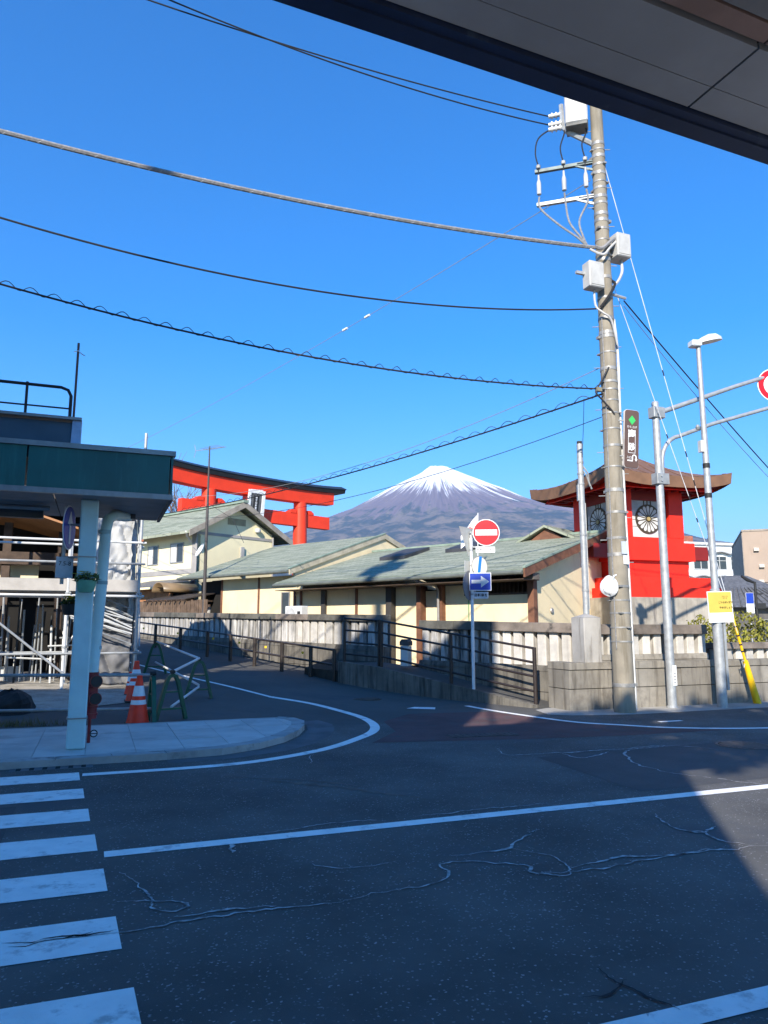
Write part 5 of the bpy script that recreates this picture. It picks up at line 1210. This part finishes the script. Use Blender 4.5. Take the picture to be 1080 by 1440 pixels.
# brown shop sign hung from the pole
FS = frame(PX, PY, 0, UA - R(8)) @ Matrix.Translation((.115, -.20, 4.80)) @ Matrix.Rotation(R(4), 4, 'Y')
t = thing('pole_sign', 'brown vertical shop sign with green diamond and white brush lettering', 'sign', frame(PX+.3, PY-.05, 4.7))
w, h = .33, 1.22; pts = []
for cx, cz, a0 in ((w-.06, .06, -90), (w-.06, h-.06, 0), (.06, h-.06, 90), (.06, .06, 180)):
    for k in range(5): a = R(a0 + k*22.5); pts.append((cx+.06*math.cos(a), cz+.06*math.sin(a)))
MB(FS).prism(pts, 'y', .0, .05).build('rim', M('sign_rim', (.55, .52, .5), .4), t)
c_ = (w/2, h/2); o = MB(FS).prism([(c_[0]+(x-c_[0])*.95, c_[1]+(z-c_[1])*.985) for x, z in pts], 'y', -.012, -.001).build('board', sign_brown, t)
def st(body, s, x, z, m_=sign_white, bold=0): text(body, s, FS @ Matrix.Translation((x, -.0135, z)), m_, o, bold=bold, depth=.001)
MB(FS).prism([(.165, .90), (.245, 1.0), (.165, 1.10), (.085, 1.0)], 'y', -.017, -.0125).build('diamond', sign_green, o)
st('ひと上げ', .055, .165, .855); st('高', .165, .165, .71, bold=.006); st('砂', .165, .165, .43, bold=.006)
for a in ((.085, .80, .093, .32), (.237, .80, .245, .32)): MB(FS).box(a[0], a[2], -.0145, -.0125, a[3], a[1]).build('frame_line', sign_white, o)
MB(FS).box(.085, .245, -.0145, -.0125, .312, .32).build('frame_line', sign_white, o)
b = MB(FS); P = [(.185, .17)] + [(.225-.04*math.cos(math.pi*k/8), .235+.04*math.sin(math.pi*k/8)) for k in range(9)] + [(.265, .19)]
for (a, c) in zip(P, P[1:]): 
    d = Vector((c[0]-a[0], c[1]-a[1])); n_ = Vector((-d.y, d.x)).normalized()*.011; b.prism([(a[0]+n_.x, a[1]+n_.y), (a[0]-n_.x, a[1]-n_.y), (c[0]-n_.x, c[1]-n_.y), (c[0]+n_.x, c[1]+n_.y)], 'y', -.0145, -.0125)
b.prism([(.235, .195), (.295, .195), (.265, .145)], 'y', -.0145, -.0125); b.build('turn_arrow', sign_white, o)
st('入口', .055, .11, .215); MB(FS).box(.07, .19, -.0145, -.0125, .14, .165).build('bar', sign_white, o)
for z in (.98, .24): b = MB(FS); b.tube([(.0, .03, z), (-.10, .06, z), (-.2, .1, z-.01)], .014, 6); b.build('bracket', galv, t)

# second concrete pole off to the left where the street cables land
P2 = uvw(-6.6, 12.1)
t = thing('utility_pole', 'concrete utility pole beside the construction lot holding the far cable ends', 'utility pole', frame(P2.x, P2.y, 0))
b = MB(); b.tube([(P2.x, P2.y, -.2), (P2.x, P2.y, 13.8)], [.2, .12], 20); b.build('shaft', pole_conc, t, True)
for z in (13.2, 13.72): b = MB(); q = uvw(-6.6, 11.4, z); q2 = uvw(-6.6, 12.9, z); b.tube([q, q2], .045, 4); b.build('cross_arm', galv, t)
# third pole far up the side street and a service pole to the right
t = thing('utility_pole', 'concrete utility pole far up the side street beyond the scaffold', 'utility pole', frame(-18, 40, T(-18, 40)))
b = MB(); b.tube([(-18, 40, 1), (-18, 40, 11.5)], [.19, .11], 16); b.build('shaft', pole_conc, t, True); b = MB(); b.tube([(-18.6, 39.7, 10.8), (-17.4, 40.3, 10.8)], .04, 4); b.build('cross_arm', galv, t)
t = thing('service_pole', 'slim steel service pole beyond the lower stone fence', 'utility pole', frame(14.2, 23.4, 0))
b = MB(); b.tube([(14.2, 23.4, -.1), (14.2, 23.4, 4.6)], .07, 12); b.build('shaft', galv, t, True); b = MB(); b.lathe([(.08, 0), (.08, .05)], (14.2, 23.4, 4.58), 12); b.build('cap', galv_dull, t)

def wire(label, a, c, sag, r_, mat, wrap=None, n=40, cat='cable'):
    a, c = Vector(a), Vector(c); P = []
    for i in range(n+1):
        s = i/n; p = a.lerp(c, s); p.z -= 4*sag*s*(1-s); P.append(p)
    t = thing('overhead_cable', label, cat, Matrix.Translation(a))
    b = MB(); b.tube(P, r_, 6); b.build('conductor', mat, t, True)
    if wrap:                                            # spiral lashing
        L = (c-a).length; N = int(L/wrap[0])*8; b = MB(); Q = []
        side = Vector((-(c-a).y, (c-a).x, 0)).normalized()
        for i in range(N+1):
            s = i/N; p = a.lerp(c, s); p.z -= 4*sag*s*(1-s); th = 2*math.pi*s*L/wrap[0]
            Q.append(p + Vector((0, 0, wrap[1]*(math.cos(th)) + wrap[3])) + side*wrap[1]*math.sin(th)*.6)
        b.tube(Q, wrap[2], 4); b.build('lashing', wrap[4], t)
    return t
def onpole(du, dv, z): return FPo @ Vector((du, dv, z))
p2 = lambda dv, z: uvw(-6.6, 12.1+dv, z)
wire('thick grey twisted cable, lowest of the heavy lines crossing to the pole', onpole(-.3, -.12, 9.5), p2(0, 9.82), .45, .038, grey_cable, (.17, .020, .024, 0, M('pale_cable', (.5,.49,.47))))
wire('plain thin black cable between the twisted one and the lashed one', onpole(-.2, -.1, 8.17), p2(.0, 9.0), 1.0, .016, black_rub)
wire('black cable with wavy lashing running down left of the pole', onpole(-.35, -.1, 6.42), p2(0, 7.9), .72, .016, black_rub, (.34, .05, .007, .03, black_rub))
wire('upper of two black lines leaving the insulators at the pole top', FAr @ Vector((-1.0, -.02, 12.9)), p2(.6, 13.75), .42, .014, black_rub)
wire('lower of two black lines leaving the insulators at the pole top', FAr @ Vector((-1.0, -.12, 12.62)), p2(-.6, 13.75), .75, .014, black_rub)
far = Vector((-18, 40, 0))
wire('lashed black cable running up the side street past the torii', onpole(-.2, -.05, 6.35), far + Vector((0, 0, 7.4)), .85, .018, black_rub, (.5, .06, .008, .04, black_rub), 60)
wire('hair thin line with white sleeve running up the side street', onpole(-.15, .05, 6.95), far + Vector((.3, 0, 10.4)), 2.2, .008, grey_cable)
fl_ = wire('faint pale line with two white markers high over the torii', onpole(-.15, .1, 11.2), far + Vector((-.3, .2, 9.6)), .5, .008, grey_cable)
for s in (.215, .245):
    a, c = onpole(-.15, .1, 11.2), far + Vector((-.3, .2, 9.6)); p = a.lerp(c, s); p.z -= 2*s*(1-s)*1.0; q = a.lerp(c, s+.006); q.z -= 2*(s+.006)*(1-s-.006)*1.0
    b = MB(); b.tube([p, q], .035, 8); b.build('marker', sign_white, fl_, True)
wire('low black drop line from the pole towards the torii', onpole(-.15, .1, 5.9), far + Vector((.0, .2, 9.2)), 1.9, .008, black_rub)
for k, (a_, c_) in enumerate((((-3.0, 20.9), (-2.55, 21.3)),)): pass
wire('dark cable slanting down right behind the street lamp', onpole(.42, -.08, 8.45), (14.2, 23.4, 4.55), .12, .016, black_rub)
wire('second dark line slanting down right under the first', onpole(.42, -.06, 8.35), (14.2, 23.4, 4.45), .3, .008, grey_cable)
wire('thin drop line from the lashed cable to the short steel pole', onpole(-.42, .3, 6.32), (4.36, 15.93, 5.3), .12, .006, black_rub)
# stay wires down to the yellow guard
GA = Vector((8.02, 16.32, 0)); gu = (onpole(.05, 0, 11.75) - GA).normalized()
def stay(label, zt):
    a = onpole(.1, 0, zt); c = GA + gu*1.55 + Vector((0, .02 if zt > 10 else -.02, 0))
    t = thing('stay_wire', label, 'wire', Matrix.Translation(a)); b = MB(); b.tube([a, c], .008, 5); b.build('strand', M('stay_white', (.62, .63, .64), .5), t)
    for s in (.45, .62, .68): b = MB(); p = a.lerp(c, s); q = a.lerp(c, s+.012); b.tube([p, q], .014, 5); b.build('sleeve', black_rub, t)
    if zt > 10: b = MB(); p = a.lerp(c, .80); q = a.lerp(c, .825); b.tube([p, q], .06, 8); b.build('insulator', M('porcelain', (.72,.71,.68)), t, True)
stay('long pale stay wire from the pole top with a white insulator', 11.75); stay('shorter pale stay wire from the pole middle', 9.15)
t = thing('guy_guard', 'yellow plastic guard round the stay wire by the low fence', 'guy guard', Matrix.Translation(GA))
b = MB(); b.tube([GA - gu*.1, GA + gu*.95], [.085, .055], 12); b.build('sleeve', guard_yellow, t, True)
b = MB(); b.tube([GA + gu*.95, GA + gu*1.9], .028, 8); b.build('upper_sleeve', guard_yellow, t, True)
for s in (1.15, 1.3, 1.5, 1.7): b = MB(); b.tube([GA + gu*s, GA + gu*(s+.03)], .034, 8); b.build('band', black_pl, t, True)
b = MB(); b.tube([GA + gu*.95 + Vector((-.05, -.05, 0)), GA + gu*1.05 + Vector((-.08, -.04, -.1)), GA + gu*.8 + Vector((-.10, -.06, 0)), GA + gu*.95], .014, 6); b.build('clamp', galv, t)

# ---- sign post with no-entry sign -----------------------------------------------
SX, SY = 1.98, 16.72
F = frame(SX, SY, 0, R(-4)); sz = .0
t = thing('sign_post', 'white post with no entry disc and blue one way arrow plate', 'sign', F)
b = MB(F); b.tube([(0, 0, -.1), (0, 0, 3.68)], .036, 14); b.build('post', M('post_white', (.70, .71, .71), .45, .08, 4), t, True)
b = MB(F); b.lathe([(.04, -.05), (.044, 0), (.03, .02)], (0, 0, 3.68), 12); b.build('post_cap', galv, t, True)
R1 = .305
o = MB(F).disc((.34, 3.74), R1, -.066, -.058, 48).build('no_entry_sign', sign_white, t)
MB(F).disc((.34, 3.74), R1-.018, -.070, -.0665, 48).build('red_disc', sign_red, o)
MB(F).box(.34-.245, .34+.245, -.0745, -.0705, 3.675, 3.805).build('white_bar', sign_white, o)
MB(F).box(.0, .3, -.055, -.035, 3.69, 3.73).build('bracket', galv_dull, o); MB(F).box(.0, .3, -.055, -.035, 3.40, 3.43).build('bracket', galv_dull, o)
o = MB(F).box(.10, .53, -.066, -.058, 3.285, 3.415).build('plate', sign_white, t); text('軽車両を除く', .068, F @ Matrix.Translation((.315, -.0675, 3.35)), text_black, o, depth=.001)
FR = F @ Matrix.Rotation(R(34), 4, 'Z')
o = MB(FR).disc((.17, 2.99), .225, -.075, -.065, 40).build('end_of_limit_sign', sign_cream, t)
b = MB(FR); b.tube([(.17+.218*math.cos(k*math.pi/18), -.07, 2.99+.218*math.sin(k*math.pi/18)) for k in range(37)], .011, 6); b.build('rim', alu, o, True)
MB(FR).prism([(.10, 2.775), (.175, 2.77), (.24, 3.205), (.165, 3.21)], 'y', -.081, -.0755).build('blue_stripe', sign_cyan, o)
o = MB(F).box(-.06, .43, -.066, -.058, 2.43, 2.83).build('one_way_sign', sign_white, t)
MB(F).box(-.045, .415, -.070, -.0665, 2.445, 2.815).build('blue_field', sign_blue, o)
MB(F).prism([(-.01, 2.59), (.2, 2.59), (.2, 2.50), (.385, 2.63), (.2, 2.76), (.2, 2.67), (-.01, 2.67)], 'y', -.0745, -.0705).build('arrow', M('arrow_grey', (.62, .63, .64), .4), o)
o = MB(F).box(.03, .36, -.066, -.058, 2.25, 2.40).build('plate', M('plate_light_grey', (.5, .52, .55), .5), t); text('自転車を', .075, F @ Matrix.Translation((.195, -.0675, 2.325)), text_black, o, bold=.002, depth=.001)  # lower plate in a greyer tone than the upper one
# backs of the signs facing the other way
FB2 = F @ Matrix.Rotation(R(62), 4, 'Z')
b = MB(FB2); b.disc((-.0, 2.55), .335, .05, .062, 40); b.build('round_sign_back', M('sign_back', (.16, .17, .19), .5, .1, 4), t)
FB3 = F @ Matrix.Rotation(R(55), 4, 'Z')
b = MB(FB3); b.prism([(-.40, 3.86), (.33, 3.86), (-.03, 3.22)], 'y', .05, .062); b.build('triangle_sign_back', M('sign_back_pale', (.48, .48, .44), .5, .1, 4), t)
MB(FB3).box(-.2, .15, .05, .06, 2.85, 3.1).build('plate_back', M('sign_back_pale', (.48,.48,.44)), t)
for z in (3.75, 3.35, 3.0, 2.7, 2.35): b = MB(F); b.lathe([(.042, -.02), (.042, .02)], (0, 0, z), 14); b.build('clamp', galv, t)
# small flag behind the sign
t = thing('flag', 'small white flag with red disc flying behind the no entry sign', 'flag', frame(2.32, 21.6, 3.2))
F = frame(2.62, 21.6, 0, R(8))
b = MB(F); b.tube([(.12, 0, 3.1), (.16, 0, 4.95)], .015, 8); b.build('staff', steel_white, t)
vs = []; 
for j in range(9):
    for i in range(9):
        a, c = i/8, j/8; vs.append((.155 - .52*a, .05*math.sin(a*7)*a, 4.9 - .42*c - .62*a + .03*math.sin(a*5+c*2)))
b = MB(F); b.add(vs, [(j*9+i, j*9+i+1, (j+1)*9+i+1, (j+1)*9+i) for j in range(8) for i in range(8)]); fl = b.build('cloth', sign_white, t, True)
cc = (.155-.52*.5, 4.9-.21-.31)
b = MB(F); b.disc(cc, .13, -.075, -.055, 24, .13); b.build('red_disc', M('flag_red', (.72, .07, .035), .7), fl)

# ---- gantry pole, street lamp, short pole ----------------------------------------
G0 = uvw(11.03, 12.35); F = frame(G0.x, G0.y, 0, UA)
t = thing('sign_gantry', 'galvanised sign pole with straight arm and curved brace arm', 'sign gantry', F)
b = MB(F); b.tube([(0, 0, -.1), (0, 0, 2.5), (0, 0, 6.42)], [.092, .085, .075], 20); b.build('pole', galv, t, True)
b = MB(F); b.lathe([(.078, 0), (.06, .03), (.0, .04)], (0, 0, 6.42), 16); b.build('pole_cap', galv, t, True)
b = MB(F); b.tube([(.0, 0, 6.18), (.4, 0, 6.33), (2.3, 0, 7.06), (4.2, 0, 7.75)], [.058, .056, .05, .045], 14); b.build('arm', galv, t, True)
pts = [(.09, 0, 4.72), (.10, 0, 5.1)] + [(.10 + .62*(1-math.cos(k*math.pi/16)), 0, 5.1 + .62*math.sin(k*math.pi/16)*1.05) for k in range(1, 8)] + [(1.6, 0, 6.12), (4.2, 0, 6.95)]
b = MB(F); b.tube(pts, .045, 14); b.build('curved_arm', galv, t, True)
for z, w in ((6.2, .12), (4.74, .13)):
    o = MB(F).box(-w, w+.06, -.10, .10, z-.12, z+.12).build('clamp', galv_dull, t, bevel=.01)
    for q in (-.05, .05): b = MB(F); b.tube([(-.03, -.10, z+q), (-.03, -.125, z+q)], .018, 6); b.build('bolt', galv, o)
FK = F @ Matrix.Translation((3.42, -.12, 7.2)) @ Matrix.Rotation(R(-20), 4, 'Z')
o = MB(FK).disc((0, 0), .40, 0, .012, 48).build('speed_sign', sign_white, t); 
b = MB(FK); n = 48; b.add([(r_*math.cos(2*math.pi*k/n), y_, r_*math.sin(2*math.pi*k/n)) for r_, y_ in ((.38, -.004), (.255, -.004), (.38, -.0005), (.255, -.0005)) for k in range(n)], [(k, (k+1)%n, n+(k+1)%n, n+k) for k in range(n)] + [(k, 2*n+k, 2*n+(k+1)%n, (k+1)%n) for k in range(n)]); b.build('red_ring', sign_red, o)
text('40', .30, FK @ Matrix.Translation((0, -.003, -.0)), sign_blue, o, bold=.01, depth=.001)
o = MB(F).box(-.03, .07, -.098, -.088, .45, .85).build('sticker', sign_white, t)
for z in (.50, .56, .62, .68): MB(F).box(-.01, .05, -.1, -.0985, z, z+.025).build('print', text_grey, o)
b = MB(F); b.lathe([(.12, -.01), (.12, .01), (.095, .05)], (0, 0, .0), 16); b.build('foot', galv_dull, t)
# street lamp
L0 = uvw(12.05, 12.05); F = frame(L0.x, L0.y, 0, R(8))
t = thing('street_lamp', 'slim galvanised lamp post with white cobra head and yellow notice', 'street lamp', F)
b = MB(F); b.tube([(0, 0, -.1), (0, 0, 2.4), (.01, 0, 2.42), (0, 0, 5.0), (0, 0, 7.75)], [.10, .098, .075, .066, .05], 18); b.build('post', galv, t, True)
MB(F).box(-.19, .04, -.11, .11, 7.72, 7.86).build('neck', M('lamp_white', (.66, .68, .69), .4), t, bevel=.02)
b = MB(F); prof = [(-.02, .07, .08), (.08, .12, .13), (.25, .16, .18), (.40, .15, .17), (.52, .09, .10), (.58, .02, .03)]; vs = []
for x, w, hh in prof:
    for k in range(12):
        a = math.pi*k/11; vs.append((x, -w*math.cos(a), 7.80 + x*.22 + hh*math.sin(a)))
b.add(vs, [(i*12+k, i*12+k+1, (i+1)*12+k+1, (i+1)*12+k) for i in range(5) for k in range(11)]); hd = b.build('lamp_head', M('lamp_white', (.66,.68,.69)), t, True)
b = MB(F); b.add([(x, -w*.97, 7.80+x*.22) for x, w, h_ in prof] + [(x, w*.97, 7.80+x*.22) for x, w, h_ in prof], [(i, i+1, 7+i, 6+i) for i in range(5)]); b.build('lens', M('lamp_lens', (.28, .28, .27), .2), hd)
for z in (5.05, 4.4): b = MB(F); b.lathe([(.07, -.05), (.075, -.05), (.075, .05), (.07, .05)], (0, 0, z), 16); b.build('black_band', black_pl, t)
MB(F).box(-.13, -.06, -.06, .06, 5.35, 5.6).build('sensor_box', M('porcelain', (.72,.71,.68)), t); b = MB(F); b.lathe([(.03, 0), (.05, .05), (.03, .1)], (-.14, 0, 5.85), 10); b.build('coupling', galv_dull, t)
MB(F).box(.09, .14, -.08, .08, .35, 1.75).build('cable_cover', galv_dull, t)
FY = F @ Matrix.Translation((.03, -.12, 1.72)) @ Matrix.Rotation(R(-1.5), 4, 'Y')
o = MB(FY).box(-.27, .28, 0, .012, 0, .64).build('notice', sign_white, t)
MB(FY).box(-.255, .265, -.003, -.0005, .20, .625).build('yellow_field', sign_yellow, o)
text('ごみのポイ捨て', .047, FY @ Matrix.Translation((.13, -.004, .405)), M('text_brown', (.10, .07, .02)), o, bold=.002, depth=.001)
text('やめましょう', .05, FY @ Matrix.Translation((.13, -.004, .30)), M('text_brown', (.1,.07,.02)), o, bold=.002, depth=.001)
text('きれいな\nまちを', .035, FY @ Matrix.Translation((.12, -.004, .51)), M('text_brown', (.1,.07,.02)), o, depth=.001)
for x0, x1, z in ((-.22, .03, .13), (.06, .23, .155), (.06, .23, .11), (-.24, .25, .065), (-.1, .08, .04)): MB(FY).box(x0, x1, -.003, -.0005, z, z+.014).build('print_line', text_grey, o)
# short steel pole on the stone pillar
F = frame(4.32, 15.93, 0); t = thing('steel_pole', 'short galvanised cable pole rising behind the stone pillar', 'pole', F)
b = MB(F); b.tube([(0, 0, .2), (0, 0, 5.62)], .066, 16); b.build('shaft', galv, t, True)
b = MB(F); b.lathe([(.06, 0), (.058, .06), (.02, .07)], (0, 0, 5.62), 14); b.build('cap', black_pl, t)
for z in (5.2, 4.95, 4.72, 3.6, 2.4): b = MB(F); b.lathe([(.07, -.02), (.075, -.02), (.075, .02), (.07, .02)], (0, 0, z), 14); b.build('band', galv_dull, t)
b = MB(F); b.tube([(.05, -.05, 5.1), (.14, -.07, 4.95), (.16, -.05, 4.75), (.22, -.04, 4.6)], .018, 6); b.tube([(.05, -.06, 5.0), (.1, -.08, 4.9), (.18, -.06, 4.66)], .014, 6); b.build('cable_clamp', galv_dull, t)
b = MB(F); b.tube([(.07, 0, 4.3), (.07, 0, 2)], .014, 6); b.build('conduit', M('pale_cable', (.5,.49,.47)), t)
MB(F).box(-.09, -.06, -.05, .05, 4.35, 4.7).build('plate', galv, t)

# ---- aerial and dish above the long fence ------------------------------------------
F = frame(-7.3, 30.2, T(-7.3, 30.2), AR); t = thing('aerial_mast', 'tall thin mast with television aerial and white satellite dish', 'aerial', F)
b = MB(F); b.tube([(0, 0, -.1), (0, 0, 5.0), (0, 0, 8.05)], [.075, .06, .025], 10); b.build('mast', M('mast_dark', (.07, .06, .055), .6), t, True)
b = MB(F); b.tube([(-1.0, 0, 8.0), (.8, .2, 7.92)], .015, 6); ae = b.build('boom', galv_dull, t)
for k in range(9): b = MB(F); x = -.4+k*.14; b.tube([(x, -.22+.1*k*0, 7.97-.004*k), (x+.02, .3, 7.97-.004*k)], .007, 5); b.build('element', galv_dull, ae)
for s in (-1, 1): b = MB(F); b.tube([(-1.0, 0, 8.0), (-1.1, 0, 8.0+s*.28)], .012, 5); b.build('reflector', galv_dull, ae)
b = MB(F @ Matrix.Translation((-.12, -.18, 3.65)) @ Matrix.Rotation(R(62), 4, 'X') @ Matrix.Rotation(R(-15), 4, 'Y')); b.lathe([(.02, -.08), (.14, -.06), (.25, -.01), (.30, .04), (.295, .05), (.24, .005), (.14, -.04), (.02, -.06)], n=24); d_ = b.build('dish', steel_white, t, True)
b = MB(F); b.tube([(-.1, -.2, 3.55), (-.1, -.55, 3.75)], .012, 5); b.build('feed_arm', galv, d_)
b = MB(F); b.tube([(.05, 0, 5.6), (1.2, .4, 4.9), (1.7, .6, 3.9)], .01, 5); b.build('drop_cable', black_rub, t)

# ---- background on the right ---------------------------------------------------------
F = frame(35.5, 88, 0, R(14)); t = thing('school_building', 'white three storey block with wavy ledges over its windows', 'building', F)
MB(F).box(-4, 14, 0, 12, 0, 11.3).build('wall', white_wall, t); MB(F).box(-4.2, 14.2, -.3, 12.2, 11.302, 11.6).build('roof_edge', M('pale_grey', (.55, .55, .54)), t)
for zf in (4.2, 7.4, 10.3):
    b = MB(F); N = 72; vs = []
    for i in range(N+1):
        x = -4 + 18*i/N; z = zf + .28*abs(math.sin(math.pi*(x+4)/2.6)); vs += [(x, -.55, z), (x, -.002, z), (x, -.002, z-.14), (x, -.55, z-.14)]
    b.add(vs, [(i*4+k, i*4+(k+1)%4, i*4+4+(k+1)%4, i*4+4+k) for i in range(N) for k in range(4)]); b.build('wavy_ledge', M('ledge_grey', (.36, .36, .36)), t)
    for k in range(6):
        x = -3.6 + k*2.6; w = MB(F); z = zf - 1.9
        for a, c, e, g_ in ((x, x+1.9, z-.08, z), (x, x+1.9, z+1.5, z+1.58), (x-.08, x, z-.08, z+1.58), (x+1.9, x+1.98, z-.08, z+1.58), (x+.92, x+.98, z, z+1.5), (x, x+1.9, z+1.0, z+1.05)): w.box(a, c, -.10, -.003, e, g_)
        o = w.build('window', panel_white, t)
        for q in (0, .97): MB(F).box(x+q, x+q+.93, -.03, -.004, z, z+1.5).build('pane', glass, o)
MB(F).box(1.2, 3.2, 2, 4, 11.605, 12.6).build('roof_house', brick_red, t)
F = frame(28.3, 58, 0, R(-22)); t = thing('tan_building', 'plain tan rendered building with small wall vents and pipes', 'building', F)
MB(F).box(0, 16, 0, 14, 0, 9.0).build('wall', tan_wall, t); MB(F).box(-.05, 16.05, -.05, 14.05, 9.002, 9.15).build('coping', M('tan_coping', (.30, .25, .2)), t)
MB(F).box(-.06, -.005, 0, 14, .0, 8.9).build('side_trim', M('tan_coping', (.3,.25,.2)), t)
for x, z in ((.9, 7.6), (2.9, 7.7), (1.2, 6.3), (1.1, 5.1), (3.0, 5.15), (4.1, 5.7)):
    b = MB(F); b.add([(x-.18, -.25, z-.16), (x+.18, -.25, z-.16), (x+.18, -.004, z-.16), (x-.18, -.004, z-.16), (x-.18, -.25, z-.05), (x+.18, -.25, z-.05), (x+.18, -.004, z+.1), (x-.18, -.004, z+.1)], [(3,2,1,0),(4,5,6,7),(0,1,5,4),(1,2,6,5),(2,3,7,6),(3,0,4,7)]); b.build('vent_hood', M('vent_cream', (.55, .5, .42), .6), t)
b = MB(F); b.tube([(1.1, -.06, 5.0), (2.0, -.06, 5.0), (2.05, -.06, 4.6), (3.2, -.06, 4.6), (3.2, -.06, 5.1)], .035, 6); b.build('pipe', M('tan_pipe', (.26, .21, .17)), t)
window(t, F, 2.0, 3.2, 2.0, 3.3, -.004, True); window(t, F, 3.6, 4.9, 2.0, 3.3, -.004, True)
F = frame(20.6, 45, 0, R(10)); t = thing('tiled_house', 'dark low house with grey tiled hip roof', 'house', F)
MB(F).box(0, 6, 0, 6, 0, 2.75).build('wall', M('dark_house', (.10, .095, .09), .8), t)
b = MB(F); b.add([(-.6, -.6, 2.75), (6.6, -.6, 2.75), (6.6, 6.6, 2.75), (-.6, 6.6, 2.75), (2.2, 3, 4.9), (3.8, 3, 4.9)], [(0,1,5,4),(1,2,5),(2,3,4,5),(3,0,4),(3,2,1,0)]); b.build('roof', tile_grey, t)
for k in range(13): x = -.4+k*.55; b = MB(F); b.tube([(x, -.6, 2.80), (lerp(x, 3, .55), 1.45, 4.05)], .05, 5); b.build('tile_row', tile_grey, t)
window(t, F, 2.2, 2.9, .8, 2.0, -.004, True); window(t, F, 3.4, 4.2, .5, 2.1, -.004, True)
MB(F).box(4.6, 5.9, -.9, -.05, 0, 2.6).build('porch', M('porch_cream', (.6, .56, .48)), t)
F = frame(25.0, 44.0, 0, R(12)); t = thing('white_shed', 'small white walled outbuilding beside the tan building', 'shed', F)
MB(F).box(0, 5, 0, 4, 0, 3.3).build('wall', white_wall, t); MB(F).box(-.2, 5.2, -.2, 4.2, 3.302, 3.42).build('roof', tile_grey, t)
F = frame(14.3, 24.5, 0, R(14)); t = thing('board_fence', 'light brown board fence beyond the shrubs', 'fence', F)
for k in range(26): MB(F).box(-1.2+k*.22, -1.2+k*.22+.205, random.uniform(-.008, .008), .03, 0, 1.62).build('board', M('board_brown', (.34, .19, .10), .8, .2, 4, rnd=.1), t)
MB(F).box(-1.25, 4.6, -.03, .06, 1.622, 1.70).build('coping', dark_wood, t)
F = frame(11.05, 20.6, 0, R(14)); t = thing('brace_stand', 'white slanted steel brace stand beyond the low fence', 'stand', F)
b = MB(F); b.tube([(0, 0, 0), (.62, 0, 2.1)], .06, 4); b.build('slanted_bar', steel_white, t); b = MB(F); b.tube([(.62, 0, 2.1), (.62, 0, 0)], .06, 4); b.build('upright', steel_white, t); b = MB(F); b.tube([(.05, 0, 1.15), (.6, 0, 1.15)], .05, 4); b.build('crossbar', steel_white, t)
F = frame(17.5, 35, 0, R(0)); t = thing('park_lamp', 'dark slim lamp post with angled head before the tan building', 'street lamp', F)
b = MB(F); b.tube([(0, 0, 0), (0, 0, 3.7)], .06, 8); b.build('post', black_pl, t, True); b = MB(F); b.tube([(0, 0, 3.65), (-.35, 0, 3.8), (-.62, 0, 3.98)], [.05, .09, .06], 8); b.build('head', black_pl, t, True); MB(F).box(-.28, .3, -.04, .04, 3.1, 3.16).build('bracket', black_pl, t)
MB(F).box(-.02, .4, -.09, -.05, 2.45, 2.7).build('speaker', black_pl, t)
F = frame(16.2, 33, 0, R(0)); t = thing('parking_sign', 'small blue and white sign on a thin post near the tiled house', 'sign', F)
b = MB(F); b.tube([(0, 0, 0), (0, 0, 3.1)], .03, 8); b.build('post', galv, t, True); o = MB(F).box(-.17, .17, -.05, -.035, 2.2, 3.1).build('board', sign_white, t); MB(F).box(-.16, .16, -.056, -.051, 2.62, 3.09).build('blue_field', sign_blue, o)
def bush(x, y, r_, h, label, n=900):
    t = thing('shrub', label, 'shrub', frame(x, y, 0)); b = MB()
    for k in range(6): a = k*1.05; b.tube([(x, y, 0), (x+.3*r_*math.cos(a), y+.3*r_*math.sin(a), h*.6)], [.025, .012], 5)
    b.build('stems', bark, t); b = MB(); leaf_cloud(b, (x, y, h*.58), r_, r_*.8, h*.45, n, .06); b.build('foliage', leaf_y, t)
bush(9.55, 20.2, 1.05, 1.98, 'rounded yellow green shrub behind the lower stone fence', 3400)
bush(8.65, 20.6, .5, 1.9, 'small yellow green shrub behind the yellow notice', 900)
# bare tree behind the torii
def bare(x, y, h, label):
    t = thing('bare_tree', label, 'tree', frame(x, y, 0)); tr_ = MB(); cr = MB()
    def grow(p, d, L, r_, lv):
        q = p + d*L; mid = p + d*L*.5 + Vector((random.gauss(0, .04), random.gauss(0, .04), 0))*L
        (tr_ if lv < 2 else cr).tube([p, mid, q], [r_, r_*.85, r_*.68], 5 if lv > 1 else 8, cap=False)
        if lv > 5: return
        for _ in range(3 if lv < 5 else 2):
            nd = (d + Vector((random.gauss(0, .42), random.gauss(0, .42), random.gauss(.12, .2)))).normalized(); grow(p.lerp(q, random.uniform(.55, 1)), nd, L*random.uniform(.62, .82), r_*.6, lv+1)
    grow(Vector((x, y, 0)), Vector((.02, 0, 1)), h*.36, .22, 0); tr_.build('trunk', bark, t, True); cr.build('crown', M('twig', (.20, .13, .10), .9), t)
bare(-13.6, 57, 12.5, 'bare winter tree rising behind the torii')
